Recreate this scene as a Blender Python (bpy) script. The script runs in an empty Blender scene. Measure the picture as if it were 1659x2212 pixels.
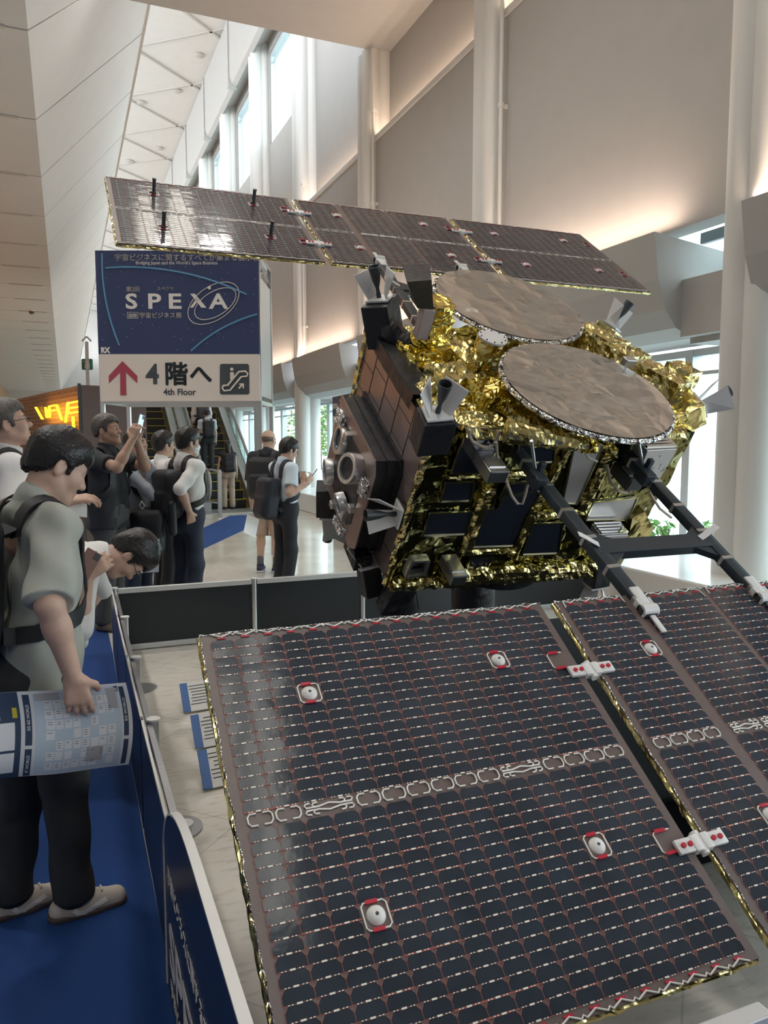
import bpy, bmesh, math, random
import numpy as np
from math import sin, cos, tan, pi, radians, sqrt, atan2
from mathutils import Vector, Matrix
random.seed(7); RNG = np.random.default_rng(7)
SC = bpy.context.scene
COL = SC.collection

# ------------------------------------------------------------------ camera
FPX = 1661.0
PITCH = math.atan(158 / FPX)
YAW = math.atan((829.5 - 140) / FPX * cos(PITCH))
EYE = Vector((0, 0, 1.65))
_hd = Vector((sin(YAW), cos(YAW), 0)); CR = Vector((cos(YAW), -sin(YAW), 0))
CF = cos(PITCH) * _hd - sin(PITCH) * Vector((0, 0, 1))
CU = sin(PITCH) * _hd + cos(PITCH) * Vector((0, 0, 1))
cam_d = bpy.data.cameras.new('camera'); cam = bpy.data.objects.new('camera', cam_d); COL.objects.link(cam)
cam_d.sensor_fit = 'HORIZONTAL'; cam_d.sensor_width = 36.0; cam_d.lens = 36.0 * FPX / 1659.0
cam_d.clip_start = 0.05; cam_d.clip_end = 500
cam.matrix_world = Matrix(((CR.x, CU.x, -CF.x, EYE.x), (CR.y, CU.y, -CF.y, EYE.y), (CR.z, CU.z, -CF.z, EYE.z), (0, 0, 0, 1)))
SC.camera = cam
SC.view_settings.view_transform = 'Standard'; SC.view_settings.look = 'None'
SC.view_settings.gamma = 1.0; SC.view_settings.use_curve_mapping = False
SC.view_settings.exposure = 0.55
SC.cycles.use_denoising = True
SC.cycles.max_bounces = 8; SC.cycles.diffuse_bounces = 5; SC.cycles.glossy_bounces = 4
SC.cycles.transmission_bounces = 4; SC.cycles.transparent_max_bounces = 12
SC.cycles.sample_clamp_indirect = 6.0
SC.cycles.caustics_reflective = False; SC.cycles.caustics_refractive = False

# ------------------------------------------------------------------ world: bright hazy daylight
wd = bpy.data.worlds.new('daylight'); SC.world = wd; wd.use_nodes = True
_n = wd.node_tree.nodes; _l = wd.node_tree.links
_bg = _n['Background']
_tc = _n.new('ShaderNodeTexCoord'); _sx = _n.new('ShaderNodeSeparateXYZ'); _rp = _n.new('ShaderNodeValToRGB')
_l.new(_tc.outputs['Generated'], _sx.inputs[0]); _l.new(_sx.outputs['Z'], _rp.inputs[0]); _l.new(_rp.outputs[0], _bg.inputs[0])
_rp.color_ramp.elements[0].position = 0.0; _rp.color_ramp.elements[0].color = (0.93, 0.97, 1.0, 1)
_rp.color_ramp.elements[1].position = 0.6; _rp.color_ramp.elements[1].color = (0.72, 0.86, 1.0, 1)
_bg.inputs[1].default_value = 3.4

def area_lamp(name, loc, rot, sx, sy, power, color):
    d = bpy.data.lights.new(name, 'AREA'); d.shape = 'RECTANGLE'; d.size = sx; d.size_y = sy
    d.energy = power; d.color = color
    o = bpy.data.objects.new(name, d); COL.objects.link(o); o.location = loc; o.rotation_euler = rot
    return o
# warm cove lamps hidden behind the fascia top and on the high step of the right wall (they wash the wall above)
COVE = (1.0, 0.74, 0.55)

# ------------------------------------------------------------------ helpers
def ray(u, v): return (u - 829.5) / FPX * CR - (v - 1106) / FPX * CU + CF
def hit(u, v, p, n):
    d = ray(u, v); n = Vector(n); return EYE + d * ((Vector(p) - EYE).dot(n) / d.dot(n))
def on_floor(u, v, z=0.0): return hit(u, v, (0, 0, z), (0, 0, 1))
def on_x(u, v, x): return hit(u, v, (x, 0, 0), (1, 0, 0))
def on_y(u, v, y): return hit(u, v, (0, y, 0), (0, 1, 0))
def at_dist(u, v, y): d = ray(u, v); return EYE + d * (y / d.y)

MATS = {}
def mat(name, color=(0.5, 0.5, 0.5), rough=0.6, metal=0.0, noise=0.0, nscale=20.0, bump=0.0, bscale=60.0, emit=None, estr=0.0, coat=0.0, spec=0.5, trans=0.0, sheen=0.0):
    if name in MATS: return MATS[name]
    m = bpy.data.materials.new(name); m.use_nodes = True; MATS[name] = m
    nt = m.node_tree; b = nt.nodes['Principled BSDF']
    c4 = (*color, 1.0)
    b.inputs['Base Color'].default_value = c4; b.inputs['Roughness'].default_value = rough; b.inputs['Metallic'].default_value = metal
    b.inputs['Specular IOR Level'].default_value = spec; b.inputs['Coat Weight'].default_value = coat
    b.inputs['Transmission Weight'].default_value = trans; b.inputs['Sheen Weight'].default_value = sheen
    tc = nt.nodes.new('ShaderNodeTexCoord')
    if noise > 0:
        nz = nt.nodes.new('ShaderNodeTexNoise'); nz.inputs['Scale'].default_value = nscale; nz.inputs['Detail'].default_value = 5
        nt.links.new(tc.outputs['Object'], nz.inputs['Vector'])
        r = nt.nodes.new('ShaderNodeValToRGB'); r.color_ramp.elements[0].position = 0.3; r.color_ramp.elements[1].position = 0.7
        r.color_ramp.elements[0].color = (*[max(0, c * (1 - noise)) for c in color], 1); r.color_ramp.elements[1].color = (*[min(1, c * (1 + noise)) for c in color], 1)
        nt.links.new(nz.outputs['Fac'], r.inputs[0]); nt.links.new(r.outputs[0], b.inputs['Base Color'])
    if bump > 0:
        nb = nt.nodes.new('ShaderNodeTexNoise'); nb.inputs['Scale'].default_value = bscale; nb.inputs['Detail'].default_value = 4
        nt.links.new(tc.outputs['Object'], nb.inputs['Vector'])
        bp = nt.nodes.new('ShaderNodeBump'); bp.inputs['Strength'].default_value = bump; bp.inputs['Distance'].default_value = 0.02
        nt.links.new(nb.outputs['Fac'], bp.inputs['Height']); nt.links.new(bp.outputs[0], b.inputs['Normal'])
    if emit: b.inputs['Emission Color'].default_value = (*emit, 1); b.inputs['Emission Strength'].default_value = estr
    return m

ROOT = {}          # object -> world matrix of the thing it belongs to
def thing(name, label, cat, loc=(0, 0, 0), group=None, M=None):
    o = bpy.data.objects.new(name, None); COL.objects.link(o); o.empty_display_size = 0.1
    o.matrix_world = M if M is not None else Matrix.Translation(loc)
    ROOT[o] = (M if M is not None else Matrix.Translation(loc)).copy()
    return tag(o, label, cat, group)
def tag(o, label=None, cat=None, group=None, kind=None):
    if label: o['label'] = label
    if cat: o['category'] = cat
    if group: o['group'] = group
    if kind: o['kind'] = kind
    return o
def link(name, me, parent=None):
    o = bpy.data.objects.new(name, me); COL.objects.link(o)
    if parent is not None:
        me.transform(ROOT[parent].inverted()); o.parent = parent; ROOT[o] = ROOT[parent]
    else: ROOT[o] = Matrix.Identity(4)
    return o
def center_origin(o):                     # put a single-mesh thing's origin at its base
    me = o.data; n = len(me.vertices); a = np.empty(n * 3); me.vertices.foreach_get('co', a); a = a.reshape(-1, 3)
    c = Vector(((a[:, 0].min() + a[:, 0].max()) / 2, (a[:, 1].min() + a[:, 1].max()) / 2, a[:, 2].min()))
    me.transform(Matrix.Translation(-c)); o.location = c; ROOT[o] = Matrix.Translation(c); return o

def frame(origin, x, y, z=None):
    x = Vector(x).normalized(); y = Vector(y).normalized(); z = x.cross(y).normalized() if z is None else Vector(z)
    return Matrix(((x.x, y.x, z.x, origin[0]), (x.y, y.y, z.y, origin[1]), (x.z, y.z, z.z, origin[2]), (0, 0, 0, 1)))
def aim(p0, p1, up=(0, 0, 1)):            # matrix with local Z along p0->p1
    z = (Vector(p1) - Vector(p0)).normalized(); up = Vector(up)
    if abs(z.dot(up)) > 0.99: up = Vector((1, 0, 0))
    x = up.cross(z).normalized(); y = z.cross(x)
    return frame(p0, x, y, z)

class MB:
    def __init__(s): s.v = []; s.f = []; s.m = []
    def add(s, vs, fs, mi=0):
        k = len(s.v); s.v += [tuple(p) for p in vs]; s.f += [tuple(i + k for i in f) for f in fs]; s.m += [mi] * len(fs); return s
    def obox(s, M, sx, sy, sz, mi=0, bev=0.0):    # box centred on M
        if bev > 0:
            h = Vector((sx / 2, sy / 2, sz / 2)); bm = bmesh.new(); bmesh.ops.create_cube(bm, size=1.0)
            bmesh.ops.scale(bm, vec=(sx, sy, sz), verts=bm.verts); bmesh.ops.bevel(bm, geom=bm.edges[:], offset=min(bev, min(sx, sy, sz) * 0.45), segments=2, affect='EDGES', profile=0.5)
            bm.verts.index_update(); s.add([M @ v.co for v in bm.verts], [[v.index for v in f.verts] for f in bm.faces], mi); bm.free(); return s
        vs = [M @ Vector((x * sx / 2, y * sy / 2, z * sz / 2)) for x in (-1, 1) for y in (-1, 1) for z in (-1, 1)]
        return s.add(vs, [(0, 1, 3, 2), (4, 6, 7, 5), (0, 4, 5, 1), (2, 3, 7, 6), (0, 2, 6, 4), (1, 5, 7, 3)], mi)
    def box(s, x0, x1, y0, y1, z0, z1, mi=0, bev=0.0):
        return s.obox(Matrix.Translation(((x0 + x1) / 2, (y0 + y1) / 2, (z0 + z1) / 2)), x1 - x0, y1 - y0, z1 - z0, mi, bev)
    def bar(s, p0, p1, w, h, mi=0, up=(0, 0, 1), bev=0.0):
        M = aim(p0, p1, up); L = (Vector(p1) - Vector(p0)).length
        return s.obox(M @ Matrix.Translation((0, 0, L / 2)), w, h, L, mi, bev)
    def cone(s, p0, p1, r0, r1=None, n=20, mi=0, caps=True):
        r1 = r0 if r1 is None else r1; M = aim(p0, p1); L = (Vector(p1) - Vector(p0)).length
        vs = []
        for k in range(n): a = 2 * pi * k / n; vs.append(M @ Vector((r0 * cos(a), r0 * sin(a), 0)))
        for k in range(n): a = 2 * pi * k / n; vs.append(M @ Vector((r1 * cos(a), r1 * sin(a), L)))
        fs = [(k, (k + 1) % n, n + (k + 1) % n, n + k) for k in range(n)]
        if caps: fs += [tuple(range(n))[::-1], tuple(range(n, 2 * n))]
        return s.add(vs, fs, mi)
    def lathe(s, M, prof, n=32, mi=0):            # prof: list of (r, z) along local Z
        vs = [M @ Vector((r * cos(2 * pi * k / n), r * sin(2 * pi * k / n), z)) for r, z in prof for k in range(n)]
        fs = [(i * n + k, i * n + (k + 1) % n, (i + 1) * n + (k + 1) % n, (i + 1) * n + k) for i in range(len(prof) - 1) for k in range(n)]
        return s.add(vs, fs, mi)
    def tube(s, pts, r, n=8, mi=0, flat=None):
        pts = [Vector(p) for p in pts]; vs = []; fs = []; up = Vector((0.13, 0.27, 0.95))
        x = None
        for i, p in enumerate(pts):
            t = (pts[min(i + 1, len(pts) - 1)] - pts[max(i - 1, 0)]).normalized()
            if x is None: x = up.cross(t)
            x = (x - t * x.dot(t)); x = x.normalized() if x.length > 1e-6 else up.cross(t).normalized()
            y = t.cross(x); rr = r[i] if isinstance(r, (list, tuple)) else r
            for k in range(n): a = 2 * pi * k / n; vs.append(p + x * rr * cos(a) + y * rr * sin(a))
        for i in range(len(pts) - 1):
            for k in range(n): fs.append((i * n + k, i * n + (k + 1) % n, (i + 1) * n + (k + 1) % n, (i + 1) * n + k))
        fs += [tuple(range(n))[::-1], tuple(range((len(pts) - 1) * n, len(pts) * n))]
        return s.add(vs, fs, mi)
    def prism(s, poly, d, mi=0):                  # planar polygon (3D points) pushed along d
        poly = [Vector(p) for p in poly]; d = Vector(d); n = len(poly)
        return s.add(poly + [p + d for p in poly], [tuple(range(n)), tuple(range(n, 2 * n))[::-1]] + [(k, n + k, n + (k + 1) % n, (k + 1) % n) for k in range(n)], mi)
    def ribbon(s, pts, w, nrm, th=0.002, mi=0):   # flat strap following pts; nrm = list of outward normals
        pts = [Vector(p) for p in pts]; vs = []; fs = []
        for i, p in enumerate(pts):
            t = (pts[min(i + 1, len(pts) - 1)] - pts[max(i - 1, 0)]).normalized(); nn = Vector(nrm[i] if isinstance(nrm, list) else nrm)
            b = t.cross(nn).normalized(); nn = b.cross(t).normalized()
            for q in (p + b * w / 2, p - b * w / 2, p - b * w / 2 + nn * th, p + b * w / 2 + nn * th): vs.append(q)
        for i in range(len(pts) - 1):
            for k in range(4): fs.append((i * 4 + k, i * 4 + (k + 1) % 4, (i + 1) * 4 + (k + 1) % 4, (i + 1) * 4 + k))
        e = (len(pts) - 1) * 4; fs += [(3, 2, 1, 0), (e, e + 1, e + 2, e + 3)]
        return s.add(vs, fs, mi)
    def grid(s, fn, nu, nv, mi=0):                # fn(u,v) -> point, u,v in 0..1
        vs = [fn(i / nu, j / nv) for j in range(nv + 1) for i in range(nu + 1)]
        fs = [(j * (nu + 1) + i, j * (nu + 1) + i + 1, (j + 1) * (nu + 1) + i + 1, (j + 1) * (nu + 1) + i) for j in range(nv) for i in range(nu)]
        return s.add(vs, fs, mi)
    def ball(s, c, r, n=12, mi=0, M=None):
        rr = Vector(r) if not isinstance(r, (int, float)) else Vector((r, r, r)); M = M or Matrix.Identity(4); c = Vector(c)
        prof = [(sin(pi * i / n), -cos(pi * i / n)) for i in range(n + 1)]; m2 = 2 * n
        vs = [c + (M.to_3x3() @ Vector((a * rr.x * cos(2 * pi * k / m2), a * rr.y * sin(2 * pi * k / m2), b * rr.z))) for a, b in prof for k in range(m2)]
        fs = [(i * m2 + k, i * m2 + (k + 1) % m2, (i + 1) * m2 + (k + 1) % m2, (i + 1) * m2 + k) for i in range(n) for k in range(m2)]
        return s.add(vs, fs, mi)
    def build(s, name, mats, parent=None, smooth=False, fix=True):
        me = bpy.data.meshes.new(name); me.from_pydata(s.v, [], s.f)
        for m in (mats if isinstance(mats, (list, tuple)) else [mats]): me.materials.append(m)
        if len(s.m): me.polygons.foreach_set('material_index', s.m)
        if fix:
            bm = bmesh.new(); bm.from_mesh(me); bmesh.ops.remove_doubles(bm, verts=bm.verts, dist=1e-6)
            bmesh.ops.recalc_face_normals(bm, faces=bm.faces); bm.to_mesh(me); bm.free()
        if smooth == 'auto':
            me.shade_smooth(); me.set_sharp_from_angle(angle=radians(40))
        elif smooth: me.shade_smooth()
        me.update(); return link(name, me, parent)
    def solo(s, name, mats, label, cat, group=None, kind=None, smooth=False):
        o = center_origin(s.build(name, mats, None, smooth)); return tag(o, label, cat, group, kind)
def structure(name, mb, mats, smooth=False):
    o = mb.build(name, mats, None, smooth); o['kind'] = 'structure'; return o

def text_mesh(body, size=1.0, align='LEFT', bold=0.0, xs=1.0, ext=0.0008, space=1.0):
    c = bpy.data.curves.new('t', 'FONT'); c.body = body; c.size = size; c.align_x = align; c.extrude = ext; c.offset = bold * size; c.space_character = space
    c.resolution_u = 3
    o = bpy.data.objects.new('t', c); COL.objects.link(o)
    dg = bpy.context.evaluated_depsgraph_get(); me = bpy.data.meshes.new_from_object(o.evaluated_get(dg)); bpy.data.objects.remove(o); bpy.data.curves.remove(c)
    me.transform(Matrix.Diagonal((xs, 1, 1, 1))); return me
def text(name, body, origin, right, up, size, m, parent=None, **k):
    fat = k.pop('fat', 0.0); me = text_mesh(body, size, **k)
    if fat:
        bm = bmesh.new()
        for dx, dy in ((0, 0), (1, 0), (-1, 0), (0, 1), (0, -1), (.7, .7), (-.7, -.7), (.7, -.7), (-.7, .7)):
            c = me.copy(); c.transform(Matrix.Translation((dx * fat * size, dy * fat * size, 0))); bm.from_mesh(c); bpy.data.meshes.remove(c)
        bm.to_mesh(me); bm.free()
    me.materials.clear(); me.materials.append(m)
    me.transform(frame(origin, right, up)); return link(name, me, parent)

# ================================================================== SETTING
M_floor = mat('polished_floor_tile', (0.72, 0.67, 0.59), 0.16, noise=0.10, nscale=1.6, coat=0.2)
def _floor_nodes():
    nt = M_floor.node_tree; b = nt.nodes['Principled BSDF']; tc = nt.nodes['Texture Coordinate']
    mp = nt.nodes.new('ShaderNodeMapping'); mp.inputs['Rotation'].default_value = (0, 0, radians(45)); nt.links.new(tc.outputs['Object'], mp.inputs[0])
    br = nt.nodes.new('ShaderNodeTexBrick'); br.offset = 0.0; br.inputs['Scale'].default_value = 1.0; br.inputs['Brick Width'].default_value = 0.9; br.inputs['Row Height'].default_value = 0.9
    br.inputs['Mortar Size'].default_value = 0.004; br.inputs['Color1'].default_value = (1, 1, 1, 1); br.inputs['Color2'].default_value = (0.94, 0.94, 0.93, 1); br.inputs['Mortar'].default_value = (0.78, 0.77, 0.75, 1)
    nt.links.new(mp.outputs[0], br.inputs[0])
    st = nt.nodes.new('ShaderNodeTexNoise'); st.inputs['Scale'].default_value = 9; st.inputs['Detail'].default_value = 8
    mp2 = nt.nodes.new('ShaderNodeMapping'); mp2.inputs['Scale'].default_value = (1, 4, 1); mp2.inputs['Rotation'].default_value = (0, 0, radians(30)); nt.links.new(tc.outputs['Object'], mp2.inputs[0]); nt.links.new(mp2.outputs[0], st.inputs['Vector'])
    rp = nt.nodes.new('ShaderNodeValToRGB'); rp.color_ramp.elements[0].position = 0.36; rp.color_ramp.elements[0].color = (0.84, 0.84, 0.82, 1); rp.color_ramp.elements[1].position = 0.46; rp.color_ramp.elements[1].color = (1, 1, 1, 1)
    nt.links.new(st.outputs['Fac'], rp.inputs[0])
    src = b.inputs['Base Color'].links[0].from_socket
    for extra in (br.outputs['Color'], rp.outputs[0]):
        mx = nt.nodes.new('ShaderNodeMix'); mx.data_type = 'RGBA'; mx.blend_type = 'MULTIPLY'; mx.inputs[0].default_value = 1.0
        nt.links.new(src, mx.inputs[6]); nt.links.new(extra, mx.inputs[7]); src = mx.outputs[2]
    nt.links.new(src, b.inputs['Base Color'])
    bp = nt.nodes.new('ShaderNodeBump'); bp.inputs['Strength'].default_value = 0.06; bp.inputs['Distance'].default_value = 0.03
    n2 = nt.nodes.new('ShaderNodeTexNoise'); n2.inputs['Scale'].default_value = 2.2; nt.links.new(tc.outputs['Object'], n2.inputs['Vector']); nt.links.new(n2.outputs['Fac'], bp.inputs['Height']); nt.links.new(bp.outputs[0], b.inputs['Normal'])
_floor_nodes()
M_white = mat('white_wall_paint', (0.66, 0.645, 0.615), 0.75, noise=0.02, nscale=3)
M_wall = mat('greige_wall_paint', (0.44, 0.425, 0.405), 0.75, noise=0.02, nscale=3)
M_panel = mat('light_grey_metal_panel', (0.57, 0.565, 0.55), 0.5, noise=0.02, nscale=2)
M_col = mat('white_column_paint', (0.70, 0.69, 0.66), 0.45)
M_groove = mat('panel_joint_grey', (0.22, 0.21, 0.2), 0.8)
M_sill = mat('white_sill_stone', (0.74, 0.72, 0.69), 0.22, noise=0.03)
M_frame = mat('pale_window_frame', (0.62, 0.66, 0.68), 0.4, metal=0.3)
M_dark = mat('dark_frame_metal', (0.05, 0.055, 0.06), 0.4)
M_batten = mat('ceiling_batten', (0.50, 0.48, 0.45), 0.7)
def _glass():
    m = bpy.data.materials.new('window_glass'); m.use_nodes = True; nt = m.node_tree; nt.nodes.clear()
    o = nt.nodes.new('ShaderNodeOutputMaterial'); mx = nt.nodes.new('ShaderNodeMixShader'); t = nt.nodes.new('ShaderNodeBsdfTransparent'); g = nt.nodes.new('ShaderNodeBsdfGlossy')
    fr0 = nt.nodes.new('ShaderNodeLayerWeight'); fr = nt.nodes.new('ShaderNodeMath'); fr.operation = 'POWER'; fr.inputs[1].default_value = 5.0; nt.links.new(fr0.outputs['Facing'], fr.inputs[0]); t.inputs[0].default_value = (0.90, 0.97, 0.95, 1); g.inputs['Roughness'].default_value = 0.02
    nt.links.new(fr.outputs[0], mx.inputs[0]); nt.links.new(t.outputs[0], mx.inputs[1]); nt.links.new(g.outputs[0], mx.inputs[2]); nt.links.new(mx.outputs[0], o.inputs[0]); return m
M_glass = _glass()

XC, PITCHY, YC0 = 5.8, 4.67, 5.17
COLY = [YC0 + PITCHY * k for k in range(-1, 18)]
LEDGE = 0.41
structure('floor', MB().box(-9, 6.6, -6, 92, -0.12, 0.0), M_floor)
structure('trim_1', MB().box(5.0, 6.5, -6, 92, 0.0, LEDGE, bev=0.02), M_sill)
# fascia: a canted box along the window heads, broken at every column
PROF = [(5.35, 3.65), (5.42, 3.2), (5.52, 2.92), (5.66, 2.75), (5.87, 2.66), (6.45, 2.66), (6.6, 3.5)]
for k in range(len(COLY) - 1):
    y0, y1 = COLY[k] + 0.92, COLY[k + 1] - 0.12
    mb = MB().prism([(x, y0, z) for x, z in PROF], (0, y1 - y0, 0))
    structure('trim_%d' % (k + 40), mb, M_wall)
mb = MB()
for y in COLY: mb.box(5.72, 5.85, y - 0.12, y + 0.92, 2.66, 3.22); mb.box(5.85, 6.5, y - 0.12, y + 0.92, 2.6, 2.68)
structure('trim_12', mb, M_wall)
# right wall: lower wall over the cove, then an upper wall set back behind a second cove
ZST = 7.37
structure('wall_right', MB().box(5.7, 5.95, -6, 92, 3.72, ZST), M_wall)
mb = MB().box(6.0, 6.2, -6, COLY[4], ZST - 0.3, 13.6)
WZ0, WZ1 = 10.4, 13.0
mb.box(6.0, 6.2, COLY[4], 92, ZST - 0.3, WZ0); mb.box(6.0, 6.2, COLY[4], 92, WZ1, 13.6)
for y in COLY[4:]: mb.box(6.0, 6.2, y if y == COLY[4] else y - 0.45, y + 0.45, WZ0, WZ1)
structure('wall_upper', mb, M_wall)
structure('trim_13', MB().box(5.66, 5.98, -6, 92, ZST - 0.06, ZST + 0.02), M_white)
# windows: one per bay, frame and pane
XW = 6.42
def window(n, y0, y1, z0, z1, x, mulls):
    f = MB()
    for y in [y0, y1] + mulls: f.box(x - 0.07, x + 0.07, y - 0.055, y + 0.055, z0, z1)
    f.box(x - 0.06, x + 0.06, y0, y1, z0, z0 + 0.05); f.box(x - 0.06, x + 0.06, y0, y1, z1 - 0.08, z1); f.box(x - 0.03, x + 0.03, y0, y1, z1 - 0.28, z1 - 0.24)
    o = structure('window_%d' % n, f, M_frame)
    MB().box(x - 0.006, x + 0.006, y0, y1, z0 + 0.03, z1 - 0.05).build('pane', M_glass, o)
for k in range(len(COLY) - 1):
    a, b = COLY[k], COLY[k + 1]
    window(k + 1, a + 0.06, b - 0.06, LEDGE, 2.62, XW, [a + 1.45, a + 2.55])
for k in range(4, len(COLY) - 1):
    a, b = COLY[k] + 0.45, COLY[k + 1] - 0.45
    window(k + 50, a, b, WZ0, WZ1, 6.1, [(a + b) / 2 - 0.5])
# slanting roof light seen through the break in the fascia, with its stay
sk = structure('window_30', MB().bar((6.75, 4.8, 3.9), (6.75, 6.9, 3.9), 0.12, 0.06, up=(1, 0, 0)).bar((6.0, 5.42, 4.05), (6.85, 5.42, 3.1), 0.06, 0.12).bar((6.6, 4.8, 2.9), (6.6, 6.9, 2.9), 0.08, 0.08), M_dark)
MB().prism([(6.0, 4.7, 4.0), (6.8, 4.7, 3.0), (6.8, 7.0, 3.0), (6.0, 7.0, 4.0)], (0.01, 0, 0.01)).build('pane', M_glass, sk)
MB().cone((6.3, 5.6, 3.42), (6.35, 6.05, 3.38), 0.05).cone((6.31, 5.62, 3.42), (6.33, 5.6, 3.1), 0.03).build('stay', M_frame, sk)
# columns: bundles of four round shafts with a thin pipe beside them
for k, y in enumerate(COLY):
    top = 9.0 if k < 4 else 13.4
    mb = MB()
    for dx, dy in ((-.125, -.125), (-.125, .125), (.125, .125), (.125, -.125)):
        n = 28; c = (XC + dx, y + dy)
        mb.cone((c[0], c[1], LEDGE), (c[0], c[1], top), 0.175, n=28)
    mb.box(XC - .13, XC + .13, y - .19, y + .19, LEDGE, top); mb.box(XC - .19, XC + .19, y - .13, y + .13, LEDGE, top)
    c = structure('column_%d' % (k + 1), mb, M_col, smooth='auto')
    pb = MB().cone((5.6, y - 0.42, 3.9), (5.6, y - 0.42, 8.9 if k < 4 else 7.3), 0.028, n=10)
    for z in np.arange(4.4, 9.0, 1.7): pb.cone((5.6, y - .42, z), (5.6, y - .42, z + .06), .042, n=10); pb.box(5.6, 5.7, y - .43, y - .41, z, z + .05)
    pb.build('downpipe', M_col, c, smooth='auto')
# bridge overhead, high ceiling with diagonal battens, beam along the column heads
structure('ceiling_bridge', MB().box(0.9, 6.2, -6, 14.3, 9.0, 9.5), M_wall)
mb = MB().box(-9, 6.2, 13, 92, 15.2, 15.5)
for q in np.arange(-40, 100, 4.2):
    for sgn in (1, -1):
        p0 = (-9, q, 15.18); p1 = (6.2, q + sgn * 15.2 * 0.9, 15.18); mb.bar(p0, p1, 0.09, 0.06, 1)
structure('ceiling_high', mb, [M_white, M_batten])
mb = MB().prism([(5.35, 14.4, 15.2), (5.35, 14.4, 13.3), (5.42, 14.4, 13.1), (5.55, 14.4, 13.02), (5.62, 14.4, 13.2), (6.1, 14.4, 13.42), (6.1, 14.4, 15.2)], (0, 77, 0))
for y in COLY[3:]: mb.box(5.30, 5.6, y + 2.2, y + 2.4, 13.02, 15.2)
structure('trim_14', mb, M_wall)
# left side: flat soffit with cross joints and a canted panelled face rising from its edge
ZS, XE = 6.7, -0.24
SEAM = [-0.6 + 2.9 * k for k in range(33)]
mb = MB().box(-9, XE, -6, 92, ZS + 0.03, ZS + 0.3)
for y in SEAM[:-1]: mb.box(-9, XE, y + 0.022, y + 2.9 - 0.022, ZS, ZS + 0.031, 1)
for y in SEAM: mb.box(-1.5, -0.5, y - 0.05, y + 0.02, ZS - 0.03, ZS + 0.01, 2)
structure('ceiling_left', mb, [M_groove, M_panel, M_batten])
dv = Vector((2.04, 3.66, 3.37)); nn = Vector((-3.37, 0, 2.04)).normalized()
mb = MB(); e = Vector((XE, -12, ZS)); up = Vector((2.04, 0, 3.37))
mb.prism([e + nn * .04, e + up + nn * .04, e + up + nn * .04 + Vector((0, 104, 0)), e + nn * .04 + Vector((0, 104, 0))], nn * 0.1, 0)
for k in range(-5, 31):
    y = -0.6 + 2.9 * k; a = Vector((XE, y + .022, ZS)); b = Vector((XE, y + 2.9 - .022, ZS)); mb.prism([a, b, b + dv, a + dv], nn * 0.038, 1)
structure('wall_left_canted', mb, [M_groove, M_panel])
structure('trim_15', MB().bar(e + up + Vector((.02, 0, 0.03)), e + up + Vector((.02, 104, 0.03)), 0.06, 0.06), M_panel)
M_ochre = mat('warm_timber_wall', (0.55, 0.34, 0.18), 0.5, noise=0.15, nscale=4)
structure('wall_left', MB().box(-5.75, -5.5, 10, 92, 0, ZS), M_ochre)
structure('wall_end', MB().box(-9, 6.5, 91, 91.3, 0, 15.3), M_white)
structure('wall_left_near', MB().box(-5.75, -5.5, -6, 10, 0, ZS), M_white)
structure('wall_back_blocker', MB().box(-9, 6.5, -6.3, -6, 0, 9.0), mat('grey_blocker_wall', (0.30, 0.29, 0.28), 0.8))  # unseen wall added to block daylight and darken what the foil mirrors
# cove lamps and wall washer of the hall, then unseen lamps added overhead
for a, b in zip(COLY[:-1], COLY[1:]):
    y0, y1 = a + 0.95, b - 0.12; L = y1 - y0
    area_lamp('cove_lamp', (5.50, (y0 + y1) / 2, 3.69), (radians(180), radians(-14), 0), 0.08, L, 10 * L, (1.0, .76, .60))
    area_lamp('cove_lamp', (5.84, (a + b) / 2, ZST + 0.04), (radians(180), 0, 0), 0.10, PITCHY - .7, 5.0 * L, COVE)
area_lamp('wall_washer_lamp', (-4.6, 26, 6.5), (0, radians(35), 0), 0.4, 24, 220, (1.0, 0.6, 0.32))
M_strip_glow = mat('added_strip_glow', (0.9, 0.9, 0.85), 0.4, emit=(1.0, 0.94, 0.84), estr=3.4)  # unseen glowing strips, added so the solar panel shows reflection streaks
for i, (x, y) in enumerate(((1.2, 1.0), (1.2, 4.6), (1.2, 8.2), (1.75, 1.0), (1.75, 4.6), (1.75, 8.2), (2.3, 1.0), (2.3, 4.6))):
    o = thing('added_glow_strip', 'long glowing strip added overhead, unseen, to streak the solar panel with reflections', 'added light', (x, y, 9.0), 'unseen strips added for reflections')
    MB().box(x - .22, x + .22, y - 1.7, y + 1.7, 8.97, 9.02, bev=.01).build('housing', M_panel, o)
    MB().box(x - .19, x + .19, y - 1.66, y + 1.66, 8.955, 8.975).build('glow_face', M_strip_glow, o)

for i, (x, y) in enumerate(((-1.6, -3.0), (1.6, -3.0), (-1.8, 4.8), (-1.8, 8.0), (1.3, 8.8), (2.2, 8.8), (1.3, 12.2), (2.2, 12.2), (-1.8, 12.2))):  # unseen fill lamps added to brighten the floor and visitors
    z = 9.0 if x > 0 else ZS
    o = thing('brightener', 'added round downlight overhead, out of the frame', 'added light', (x, y, z), 'unseen lamps added overhead')
    MB().lathe(Matrix.Translation((x, y, z)), [(.26, .0), (.26, -.02), (.20, -.015), (.20, .01)], 24).build('trim_ring', M_col, o, 'auto')
    l = area_lamp('brightener_lamp', (x, y, z - .03), (0, 0, 0), .34, .34, 26 if x > 0 else 34, (1.0, .98, .94)); l.data.spread = radians(130)

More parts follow.
